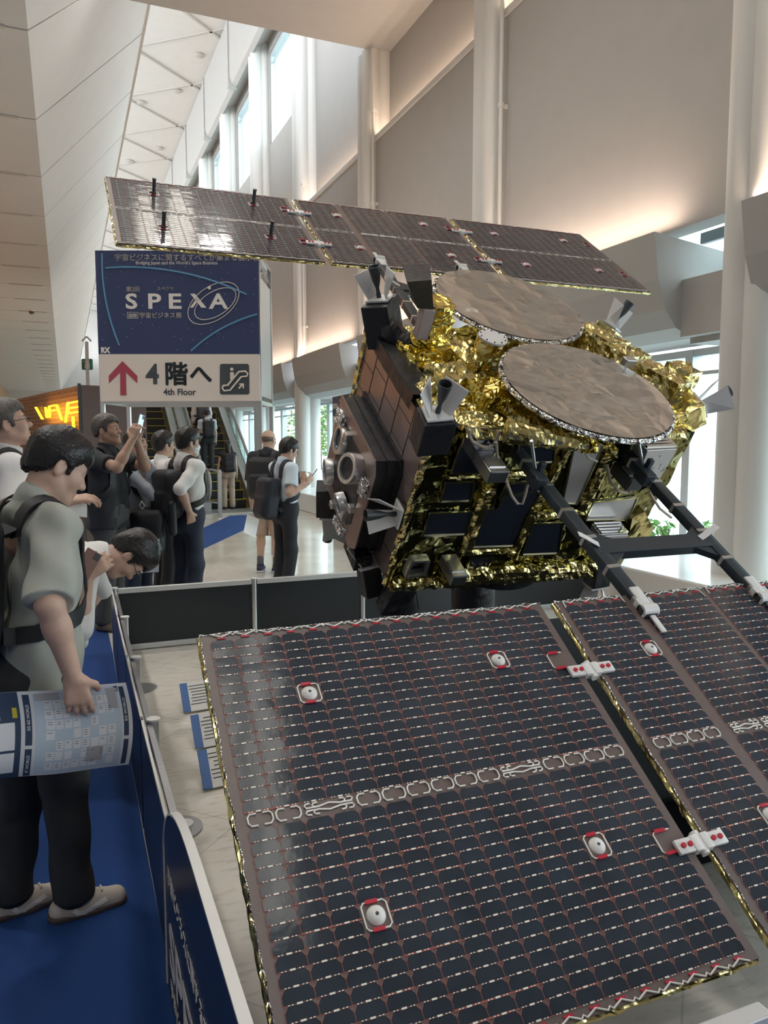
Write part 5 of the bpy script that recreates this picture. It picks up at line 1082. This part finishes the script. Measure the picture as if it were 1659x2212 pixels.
    if hair != 'bald':
        front, nape, side, thick = {'short': (.058, -.035, .000, 1.0), 'crop': (.070, -.040, .012, .93), 'fringe': (.036, -.050, -.006, 1.06), 'thick': (.046, -.060, -.015, 1.14), 'long': (.05, -.22, -.1, 1.1)}[hair]
        def cut(p):
            q = loc(p); y = q[..., 1]; x = np.abs(q[..., 0]); t1 = np.clip((y - .005) / .065, 0, 1); t1 = t1 * t1 * (3 - 2 * t1); t2 = np.clip((-.015 - y) / .05, 0, 1); t2 = t2 * t2 * (3 - 2 * t2)
            zc = side * (1 - t1) * (1 - t2) + front * t1 + nape * t2; zc = np.where((y > .012) & (y < .034) & (x > .055), np.minimum(zc, -.030 if hair != 'crop' else -.01), zc)
            jag = .006 * np.sin(q[..., 0] * 260 + q[..., 1] * 90) + .004 * np.sin(q[..., 0] * 430 + 1.3 + q[..., 1] * 140)
            return (zc - q[..., 2] + jag) * k * .7
        hpz = [ell(Hd(0, -.014, .040), np.array((.084 * thick ** .6, .108 * thick ** .5, .096 * thick)) * k, MH, .02), ell(Hd(0, .03, .066), np.array((.064, .066, .058 * thick)) * k, MH, .03), ell(Hd(0, -.045, -.012), np.array((.066, .066, .072)) * k, MH, .03)]
        for s in (-1, 1): hpz.append(ell(Hd(s * .070, .022, -.005), np.array((.012, .018, .045)) * k, MH, .015))
        if hair == 'long': hpz += [cone(Hd(0, -.075, .03), T(0, -.12, 1.33), .07 * k, .055 * k, .03), cone(T(0, -.12, 1.36), T(0, -.12, 1.22), .062 * k, .03 * k, .03)]
        def strands(p):
            q = loc(p); lo = .0045 * np.sin(q[..., 0] * 38 + q[..., 1] * 22 + 1.0) * np.sin(q[..., 1] * 31 - q[..., 2] * 27); a = np.arctan2(q[..., 0], q[..., 1] + .01); return k * (lo + .0014 * np.sin(a * 46 + q[..., 2] * 30) + .0010 * np.sin(a * 83 - q[..., 2] * 40 + q[..., 0] * 60) + .0012 * np.sin(q[..., 0] * 150 + q[..., 1] * 40))
        pr = hpz + ([fnp(cut)] if hair != 'long' else [fnp(cut)])
        for s in (-1, 1): pr.append(ell(Hd(s * .080, -.010, -.010), np.array((.020, .021, .034)) * k, MH, .006, 'S'))
        sdf_mesh('hair', pr, min(res, .006), hm, root, strands)
    else:
        sdf_mesh('hair', [ell(Hd(0, -.014, .036), np.array((.0768, .099, .085)) * k, MH, .02), fnp(lambda p: (loc(p)[..., 2] - .035) * k, 'I'), fnp(lambda p: (-.04 - loc(p)[..., 2]) * k, 'I'), fnp(lambda p: (loc(p)[..., 1] - .01) * k, 'I')], .006, mat('shaved_hair', (.16, .12, .10), .7), root)
    if face:
        for s in (-1, 1):
            e = MB().ball(Hd(s * .031, .0748, .0005), np.array((.0125, .0125, .0072)) * k, 8, 0, RH.to_4x4()); e.ball(Hd(s * .032, .0835, -.0005), np.array((.0052, .0042, .0054)) * k, 6, 1, RH.to_4x4()); e.build('eye', [M_eye, M_iris], root, True)
            bw = MB().tube([Hd(s * .014, .0955, .019), Hd(s * .028, .0925, .024), Hd(s * .046, .078, .021)], [.0032 * k, .0036 * k, .0018 * k], 6); bw.build('eyebrow', hm, root, True)
        lp = MB().tube([Hd(-.019, .0905, -.0655), Hd(-.008, .0955, -.0635), Hd(.008, .0955, -.0635), Hd(.019, .0905, -.0655)], [.001, .003, .003, .001], 6); lp.build('lips', M_lip, root, True)
    if glasses:
        g = MB()
        for s in (-1, 1): g.tube([Hd(s * .033 + .021 * cos(a) * (1 if True else 0), .106 - .012 * abs(cos(a)) * (cos(a) * s > 0), .0 + .0155 * sin(a)) for a in np.linspace(0, 2 * pi, 17)], .0020 * k, 6)
        g.tube([Hd(-.012, .108, .004), Hd(.012, .108, .004)], .0018 * k, 6)
        for s in (-1, 1): g.tube([Hd(s * .054, .094, .005), Hd(s * .074, .055, .006), Hd(s * .080, .0, .006)], .0020 * k, 6)
        g.build('spectacles', M_lens, root, True)
    if mask:
        mw = mat('white_face_mask', (.78, .78, .78), .8)
        mk = [ell(Hd(0, .040, -.052), np.array((.068, .072, .056)) * k, MH, .02), cone(Hd(0, .09, -.02), Hd(0, .108, -.035), .012 * k, .016 * k, .03), cone(Hd(0, .075, -.10), Hd(0, .07, -.09), .028 * k, k=.03), fnp(lambda p: (.028 - loc(p)[..., 1]) * k), fnp(lambda p: (loc(p)[..., 2] + .012) * k)]
        m = sdf_mesh('face_mask', mk, .006, mw, root)
        lo = MB()
        for s in (-1, 1): lo.tube([Hd(s * .062, .035, -.03), Hd(s * .078, -.02, .012), Hd(s * .084, -.032, -.005), Hd(s * .066, .03, -.08)], .0015, 5)
        lo.build('ear_loop', mw, m, True)
    return info
M_shoe = mat('dark_shoe', (.02, .02, .022), .45)
M_wshirt = mat('white_cotton', (.74, .72, .70), .85, noise=.02); M_ltblue = mat('pale_blue_cotton', (.56, .62, .70), .85, noise=.03); M_bktee = mat('black_jersey', (.022, .024, .03), .8, noise=.1)
M_navy = mat('navy_trousers', (.022, .03, .055), .8, noise=.12); M_char = mat('charcoal_trousers', (.03, .031, .034), .85, noise=.1); M_bag = mat('black_nylon', (.012, .013, .016), .55, bump=.15, bscale=200)
M_beige = mat('beige_cotton', (.42, .31, .24), .85, noise=.05); M_sage = mat('sage_grey_jersey', (.36, .37, .325), .9, noise=.03, bump=.08, bscale=300); M_jean = mat('dark_denim', (.035, .05, .085), .85, noise=.15)

def backpack(info, label, m=M_bag, size=(.15, .085, .22), cz=1.17, off=-.20, droop=0.0, straps=('R', 'L'), group=None, pocket=True, dx=0.0):
    T, RL, k = info['T'], info['RL'], info['k']; M = np.array(RL @ Matrix.Rotation(droop, 3, 'X'), np.float32); c = T(dx, off, cz); o = thing('backpack', label, 'backpack', T(dx, off, cz - size[2] - .02), group)
    s = A3(size) * k
    pr = [rbox(c, s, M, .07 * k, .02), rbox(T(dx, off - size[1] * .7, cz - .07), s * A3((.8, .5, .5)), M, .045 * k, .012)]
    sdf_mesh('pack', pr, .010, m, o, folds(.004, 1.2, 3))
    MB().tube([T(dx - .03, off + .05, cz + size[2] * .95), T(dx - .02, off + .04, cz + size[2] + .045), T(dx + .02, off + .04, cz + size[2] + .045), T(dx + .03, off + .05, cz + size[2] * .95)], .006, 6).build('handle', m, o, True)
    for sd in (1, -1):
        nm = 'R' if sd > 0 else 'L'
        if nm not in straps: continue
        pts = [T(sd * .085, -.15, cz + size[2] * .8), T(sd * .095, -.13, 1.36), T(sd * .10, -.07, 1.45), T(sd * .105, -.01, 1.475), T(sd * .11, .06, 1.44), T(sd * .118, .11, 1.36), T(sd * .125, .125, 1.26), T(sd * .14, .11, 1.16), T(sd * .165, .05, 1.09), T(sd * .16, -.05, 1.04), T(sd * .13, -.15, cz - size[2] * .6)]
        fine = []
        for a, b in zip(pts[:-1], pts[1:]): fine += [a.lerp(b, t / 3) for t in range(3)]
        fine.append(pts[-1]); q, n = snap(info['sprims'], fine, .007); q[0] = fine[0]; q[-1] = fine[-1]
        w = MB(); nn = n; w.ribbon(q, .055 * k, nn, .007); w.build('strap', m, o, 'auto')
    return o
def phone(label, c, f, up, m=None):
    f = Vector(f).normalized(); up = Vector(up); up = (up - f * up.dot(f)).normalized(); x = up.cross(f); M = frame(c, x, up, f)
    o = thing('smartphone', label, 'phone', M=M); b = MB().obox(M, .074, .152, .009, 0, .004).build('case', m or mat('dark_phone', (.02, .02, .025), .25), o)
    MB().obox(M @ Matrix.Translation((0, 0, .0048)), .068, .144, .0012).build('screen', mat('phone_glass', (.03, .03, .04), .06), o)
    MB().obox(M @ Matrix.Translation((-.018, .055, -.0055)), .028, .03, .003, 0, .002).build('camera_bump', mat('phone_camera', (.05, .05, .055), .2), o); return o
def sheet(label, P, nu, nv, m, name='leaflet', cat='leaflet', group=None, prints=(), flip=1):
    """thin bent sheet; P(u,v) -> point; prints: (material, [(u0,v0,u1,v1)...]) laid just over it"""
    c = P(.5, 0); o = thing(name, label, cat, c, group); e = 1e-3
    def nrm(u, v): return flip * (P(u + e, v) - P(u - e, v)).cross(P(u, v + e) - P(u, v - e)).normalized()
    mb = MB(); mb.grid(P, nu, nv); mb.grid(lambda u, v: P(u, v) - nrm(u, v) * .0006, nu, nv); ms = [m]
    for nm, mm, rects, lift in prints:
        ms.append(mm)
        for u0, v0, u1, v1 in rects: mb.grid(lambda a, b: P(u0 + (u1 - u0) * a, v0 + (v1 - v0) * b) + nrm(u0 + (u1 - u0) * a, v0 + (v1 - v0) * b) * lift, max(1, int(abs(u1 - u0) * nu)), max(1, int(abs(v1 - v0) * nv)), len(ms) - 1)
    mb.build('paper', ms, o, True, fix=False)
    return o, nrm
def sheet_text(body, P, nrm, o, u, v, hgt, wid, m, ang=0.0, lift=.0012, nm='lettering'):
    me = text_mesh(body, 1.0, bold=.015, ext=0.0); n = len(me.vertices); a = np.empty(n * 3); me.vertices.foreach_get('co', a); a = a.reshape(-1, 3); mx = a[:, 0].max(); ca, sa = cos(ang), sin(ang)
    for vt in me.vertices:
        x, y = vt.co.x / mx * wid, vt.co.y * hgt; uu, vv = u + x * ca - y * sa, v + x * sa + y * ca; vt.co = P(uu, vv) + nrm(uu, vv) * lift
    me.materials.clear(); me.materials.append(m); return link(nm, me, o)
M_paper = mat('white_paper', (.72, .72, .70), .7)

Z = Vector((0, 0, 1))
def W3(u, v, y): return at_dist(u, v, y)
# 1. man in the foreground
p1 = person('man in sage T-shirt looking down, nearest the camera, with a floor map at his side', (-.13, 2.80), 64, 1.70, lean=4, head=(10, -24, 0), hair='fringe', shirt=M_sage, loose=1.12, hem=-.13, collar=False, pants=M_char, shoe=mat('cream_suede', (.50, .44, .39), .9, noise=.05), sole=mat('dark_gum_sole', (.07, .05, .045), .6), res=.0065,
            arms={'R': dict(to=W3(158, 1462, 2.50), pole=(-.35, -1, 0), f=(.15, .05, -1), n=(.0, 1, .1), curl=[.35, .4, .45, .5], thumb=.5), 'L': dict(to=(-.22, 3.02, .98), pole=(-1, .3, 0))}, feet={'R': (.09, .10, 18), 'L': (-.08, -.04, 12)})
backpack(p1, 'black backpack on the back of the man in the sage T-shirt, at the left edge', size=(.15, .10, .24), cz=1.18, off=-.235, straps=('R', 'L'))
# 2. grey-haired man looking up behind him
p2 = person('grey-haired man in white shirt looking up, behind the man in sage T-shirt', (-.285, 4.72), 82, 1.86, head=(0, 14, 0), hair='short', hairm=M_grey, shirt=M_wshirt, sleeve='short', pants=M_char, glasses=True, res=.008,
            arms={'R': dict(to=W3(150, 1082, 4.42), pole=(-.2, -.5, -1), f=(.9, 0, .15), n=(0, .35, -1), curl=.5), 'L': dict(to=W3(158, 1078, 4.62), pole=(0, .8, -1), f=(.9, -.2, .1), n=(0, -.3, -1), curl=.6)})
backpack(p2, 'dark backpack strapped on the grey-haired man in white shirt', size=(.13, .07, .2), straps=('R',))
# 3. man bending over the low barrier
p3 = person('man in loose white shirt and black glasses bending low over the barrier edge', (-.375, 3.98), 92, 1.72, lean=75, head=(0, -2, 0), hair='thick', shirt=M_wshirt, loose=1.0, sleeve='rolled', hem=.0, collar=True, pants=M_char, glasses=True, res=.0075,
            arms={'R': dict(to=W3(190, 1242, 3.72), pole=(-.1, -.3, -1), f=(.5, .0, .4), n=(.3, .9, 0), curl=.7), 'L': dict(to=(-.02, 4.22, .70), pole=(.2, .3, -.2), f=(.1, .1, -1), n=(-.3, -.6, -.3), curl=.8)},
            extra_shirt=lambda T, B: [cone(T(.14, .05, 1.38), T(.13, .34, 1.27), .05, .030, .06), cone(T(.13, .07, 1.25), T(.12, .40, 1.12), .05, .026, .06)])
phone('brown phone held by the man bending in the white shirt', W3(187, 1222, 3.66), (-.25, 1, -.25), (.55, .0, .8), mat('brown_phone_case', (.16, .07, .05), .4))
# 4. man photographing
p4 = person('man in black polo shirt holding up a phone to photograph the spacecraft', (.33, 6.98), 122, 1.85, head=(-4, 8, 0), hair='short', hairm=M_grey, skin=1, shirt=M_bktee, pants=mat('grey_trousers', (.075, .075, .08), .85), shoe=mat('brown_suede_shoe', (.16, .12, .095), .8), res=.008,
            arms={'R': dict(to=W3(287, 948, 6.62), pole=(-.3, -.5, -1), f=(.25, .1, .95), n=(.5, .9, .1), curl=.7), 'L': dict(to=W3(296, 952, 6.82), pole=(.5, .3, -1), f=(.15, -.1, 1), n=(.3, -.9, 0), curl=.7)}, feet={'R': (.08, 0, 5), 'L': (-.10, -.02, -5)})
phone('silver phone held up by the man in black polo', W3(303, 915, 6.70), (-.75, .6, .15), (.35, 0, 1), mat('silver_phone', (.6, .6, .6), .2, metal=.6))
backpack(p4, 'black backpack on the man photographing in black polo', size=(.15, .09, .21), cz=1.2)
# 5. man in pale blue shirt behind him
p5 = person('man in pale blue shirt and dark jeans standing behind the man with the phone', (.60, 7.45), 128, 1.72, head=(0, 8, 0), hair='short', shirt=M_ltblue, sleeve='long', tuck=True, pants=M_jean, res=.0085, belly=.012,
            arms={'R': dict(to=W3(372, 1108, 7.1), pole=(-.3, -1, 0)), 'L': dict(to=W3(300, 975, 7.25), pole=(.6, .2, -1), f=(0, 0, 1), n=(-.6, .4, 0), curl=.8)})
o = thing('shoulder_bag', 'black shoulder bag hanging at the side of the man in pale blue shirt', 'bag', (.78, 7.1, .78)); sdf_mesh('pouch', [rbox(W3(318, 1148, 7.1), (.16, .07, .20), np.array(rot(radians(30)), np.float32), .06)], .01, M_bag, o, folds(.006, 1, 5))
q = [W3(u, v, y) for u, v, y in ((262, 1000, 7.42), (278, 1030, 7.30), (292, 1062, 7.24), (305, 1085, 7.16), (312, 1105, 7.10))]; MB().ribbon(q, .045, [Vector((.3, -1, .1))] * 5, .004).build('strap', M_bag, o)
MB().tube([W3(u, v, 7.03) for u, v in ((306, 1082), (312, 1092), (308, 1100), (301, 1092), (306, 1082))], .004, 6).build('buckle', M_alu, o, True)
# 6. masked man
p6 = person('man in white shirt with rolled sleeves, white face mask and navy trousers', (1.02, 7.25), 62, 1.74, head=(8, -4, 0), hair='thick', shirt=M_wshirt, sleeve='rolled', tuck=True, pants=M_navy, mask=True, res=.008,
            arms={'R': dict(to=W3(410, 1108, 7.02), pole=(-.6, -.5, 0), f=(.2, .3, -1), n=(-.2, 1, 0), curl=.8)})
backpack(p6, 'black backpack with hanging loop worn by the masked man', size=(.15, .10, .22), cz=1.14)
sdf_mesh('bottle', [cone(W3(372, 1090, 6.98), W3(374, 1150, 6.98), .036, .036, .02)], .008, M_bag, thing('water_bottle', 'dark flask in the side pocket of the masked man backpack', 'bottle', W3(374, 1155, 6.98)))
# 7. man half hidden behind him
p7 = person('dark-haired man in white shirt half hidden to the left of the masked man', (.88, 7.85), 75, 1.71, head=(-6, 0, 0), hair='thick', shirt=M_wshirt, sleeve='long', tuck=True, pants=M_char, res=.009)
# 8. bald man
p8 = person('bald man in black T-shirt and beige shorts seen from behind', (2.30, 9.32), 32, 1.76, head=(14, -6, 0), hair='bald', skin=0, shirt=M_bktee, collar=False, pants=M_beige, shorts=True, shoe=mat('navy_canvas', (.03, .035, .07), .7), sole=mat('white_rubber', (.6, .6, .6), .6), socks=mat('grey_sock', (.12, .12, .13), .9), glasses=True, res=.0095, belly=.02, loose=1.1, hem=-.06)
backpack(p8, 'large black backpack carried by the bald man', size=(.17, .11, .25), cz=1.15, off=-.22)
# 9. man with the phone beside him
p9 = person('man in pale blue short-sleeved shirt reading his phone, black trousers', (2.16, 8.02), 74, 1.66, head=(0, -20, 0), hair='thick', shirt=mat('ice_blue_cotton', (.60, .68, .76), .85, noise=.02), tuck=True, pants=mat('black_trousers', (.016, .02, .026), .8), glasses=True, res=.0085,
            arms={'R': dict(to=W3(664, 1044, 7.82), pole=(-.3, -.4, -1), f=(.5, .2, .6), n=(-.3, .9, .2), curl=.65), 'L': dict(to=W3(652, 1050, 8.22), pole=(.3, .4, -1), f=(.5, -.1, .5), n=(0, -1, 0), curl=.7)})
backpack(p9, 'navy black backpack hanging low on the man in pale blue short sleeves', m=mat('navy_nylon', (.012, .016, .028), .6), size=(.15, .10, .23), cz=1.06, off=-.225, droop=-.15)
phone('dark phone held by the man in pale blue short sleeves', W3(675, 1026, 7.88), (-.7, .2, .6), (.8, .2, .6))
# passengers riding up the escalator (step height z at their place)
def rider(label, x, y, z, H, hair, shirt, pants, bag, **k):
    q = person(label, (x, y), k.pop('hd', 0), H, base_z=z, hair=hair, shirt=shirt, pants=pants, res=.013, face=False, **k)
    if bag: backpack(q, 'backpack of the ' + bag[0], m=bag[1], size=(.16, .10, .24), cz=1.18)
    return q
M_gbag = mat('dark_grey_nylon', (.04, .042, .046), .6)
RIDERS = lambda st: (
    rider('woman in beige trousers and sleeveless top stepping onto the escalator', 3.50, st(1)[0] - .55, 0.0, 1.60, 'long', mat('black_top', (.015, .015, .018), .8), M_beige, ('woman in beige trousers, black', M_bag), female=True, sleeve='none', collar=False, hem=-.02),
    rider('black-haired person in pale shirt just above the woman on the escalator', 3.32, st(4)[0], st(4)[1], 1.58, 'short', M_ltblue, M_char, ('rider just above the woman, black', M_bag)),
    rider('man in white shirt with grey backpack in the middle of the escalator', 3.30, st(6)[0], st(6)[1], 1.70, 'short', M_wshirt, M_char, ('rider in the middle of the escalator, dark grey', M_gbag), sleeve='long'),
    rider('man in white shirt with black backpack highest in full view on the escalator', 3.48, st(10)[0], st(10)[1], 1.72, 'short', M_wshirt, M_navy, ('rider highest in full view on the escalator, black', M_bag), sleeve='long'),
    rider('white-shirted rider cut off by the sign at the top of the escalator', 3.26, st(13)[0], st(13)[1], 1.72, 'short', M_ltblue, M_char, None, sleeve='long'))
p14 = person('person in dark suit far off at the left edge of the hall', (-.78, 7.6), 100, 1.68, hair='short', shirt=mat('dark_suit', (.02, .022, .03), .8), sleeve='long', pants=M_char, res=.012, face=False)

RIDERS(step_at)
# ---- papers in hands
wr, f, n, tt = p1['hands']['R']
cA = W3(-60, 1480, 2.46); uX = Vector((1, .02, 0)); 
def mapP(u, v):                                   # u across (left to right), v downwards; a limp wide leaflet
    x0 = Vector((-.326, 2.55, .872)); w, h = .478, .27
    bend = .012 * sin(v * pi * 1.1) * (1.2 if u > .5 else .8)
    return x0 + Vector((w * u + bend + .012 * v * (u - .6), .02 * sin(u * 5) + .05 * v * v - .05 * v + .012 * sin(v * 6), -h * v - .012 * v * (1 - u) * 0 + .004 * sin(u * 9)))
M_map = mat('map_paper', (.74, .76, .77), .6); M_mblue = mat('map_pale_blue', (.56, .66, .74), .6); M_mnavy = mat('map_navy', (.035, .06, .11), .6); M_mgrey = mat('map_grey_block', (.46, .45, .46), .6); M_mwhite = mat('map_white_block', (.80, .81, .82), .6); M_mline = mat('map_line', (.10, .13, .18), .6)
rr = random.Random(4); blocks = []; lines = []
for i in range(8):
    for j in range(7):
        if rr.random() < .82:
            u0 = .48 + .052 * i + rr.uniform(0, .006); v0 = .12 + .118 * j + rr.uniform(0, .01); blocks.append((u0, v0, u0 + .044, v0 + .10))
            for q in range(rr.randint(0, 3)): lines.append((u0 + .008, v0 + .02 + q * .024, u0 + .03, v0 + .026 + q * .024))
o, nr = sheet('large open exhibition floor map held by the man in the sage T-shirt', mapP, 60, 26, M_map, 'floor_map', 'map', flip=-1, prints=(
    ('map_ground', M_mblue, [(.42, .03, .93, .98)], .0006), ('booth_blocks', M_mwhite, blocks, .0010), ('grey_halls', M_mgrey, [(.43, .03, .58, .12), (.86, .05, .92, .30), (.72, .70, .82, .88)], .0012),
    ('navy_bands', M_mnavy, [(.36, .04, .40, .62), (.36, .66, .40, .99), (.945, .04, .975, .62), (.945, .66, .975, .97), (.0, .0, .335, 1.0), (.915, .03, .938, .10)], .0010), ('text_lines', M_mline, lines, .0014), ('side_boxes', M_mwhite, [(.10, .36, .30, .66), (.10, .69, .30, .93), (.02, .0, .09, .9)], .0014), ('side_yellow', mat('map_yellow', (.6, .5, .05), .6), [(.29, .19, .318, .31)], .0016)))
sheet_text('5G 6G WORLD', mapP, nr, o, .389, .46, -.022 * -1, .30, M_mwhite, -pi / 2, .0018) if False else None
def vtext(body, u, v0, length, hgt): 
    me = text_mesh(body, 1.0, bold=.02, ext=0.0); mx = max(q.co.x for q in me.vertices)
    for q in me.vertices: uu = u + q.co.y * hgt; vv = v0 - q.co.x / mx * length; uu = u - hgt * .35 + q.co.y * hgt * 1.0; q.co = mapP(uu, vv) + nr(uu, vv) * .0018 * (1 if True else -1)
    for q in me.vertices: pass
    me.materials.clear(); me.materials.append(M_mwhite); return link('lettering', me, o)
def vtext(body, u, v0, length, hgt):              # lettering running up the sheet
    me = text_mesh(body, 1.0, bold=.02, ext=0.0); mx = max(q.co.x for q in me.vertices)
    for q in me.vertices: uu = u + hgt * .35 - q.co.y * hgt * -1.0 - hgt * .7; vv = v0 - q.co.x / mx * length; uu = u + (.36 - q.co.y) * -hgt; q.co = mapP(uu, vv) + nr(uu, vv) * .002
    me.materials.clear(); me.materials.append(M_mwhite); return link('lettering', me, o)
vtext('5G 6G WORLD', .38, .46, .30, -.026); vtext('IT WORLD', .38, .95, .22, -.026); vtext('5G WORLD', .96, .46, .28, -.022); vtext('SPEXA', .20, .33, .24, -.05); vtext('2F', .927, .095, .05, -.016)
def lp(u, v): return W3(290 + 53 * u + 2 * v, 1240 - 72 * v - 4 * u, 4.45) + Vector((0, .02 * sin(u * 3), 0))
o2, nr2 = sheet('pale printed leaflet held beside the face of the bending man', lambda u, v: lp(u, v), 8, 8, mat('leaflet_blue_white', (.52, .58, .64), .6), prints=(('text_lines', M_mgrey, [(.1, .92 - .045 * k, .45 + .1 * (k % 3), .90 - .045 * k) for k in range(12)] + [(.55, .92 - .06 * k, .92, .89 - .06 * k) for k in range(7)], -.001), ('picture_block', M_mwhite, [(.4, .06, .9, .4)], -.001)))
def wp2(u, v): return W3(148 + 40 * u, 1112 - 30 * v + 6 * u, 4.47 + .12 * u)
sheet('white folded sheet in the hands of the grey-haired man', wp2, 6, 4, M_paper, 'paper', 'paper')
def bp2(u, v): return W3(534 + 26 * u - 8 * v, 1110 + 40 * v + 12 * u, 9.15 + .04 * sin(v * 4))
sheet('rolled pale leaflet hanging at the left side of the bald man', bp2, 5, 6, M_map)
def fp(u, v): return W3(643 + 18 * u, 1018 + 36 * v, 8.20 + .05 * u)
sheet('brown folder carried on the far side of the phone reader', fp, 3, 4, mat('brown_card', (.35, .2, .13), .7), 'folder', 'folder')

# laces and the pale curved stripe of the nearest man's shoes
for sp, cut, h0, toe in p1['shoes']:
    side = toe.cross(Z); pr = list(sp)
    for s in (1, -1):
        c = [h0 + side * s * .06 + toe * a + Z * b for a, b in ((.035, .012), (.05, -.004), (.075, -.010), (.10, -.002), (.13, .014), (.15, .026))]
        q, nn_ = snap(pr, c, .001); MB().ribbon(q, .017, nn_, .0015).build('shoe_stripe', mat('pale_shoe_stripe', (.72, .70, .68), .6), p1['root'])
    lc = MB()
    for k in range(4):
        c = [h0 + toe * (.085 + .018 * k) + side * x + Z * (.09 - .012 * k) for x in (-.028, -.014, 0, .014, .028)]; q, nn_ = snap(pr, c, .003); lc.tube(q, .0035, 6)
    c0 = h0 + toe * .085 + Z * .062
    lc.tube([c0, c0 + side * .02 + Z * .022, c0 + side * .04 + toe * .01 + Z * .006, c0 + side * .012 + Z * .004], .003, 6); lc.tube([c0, c0 - side * .02 + Z * .02, c0 - side * .04 + toe * .012, c0 - side * .01 + Z * .003], .003, 6)
    lc.build('laces', mat('cream_lace', (.6, .56, .50), .8), p1['root'], True)
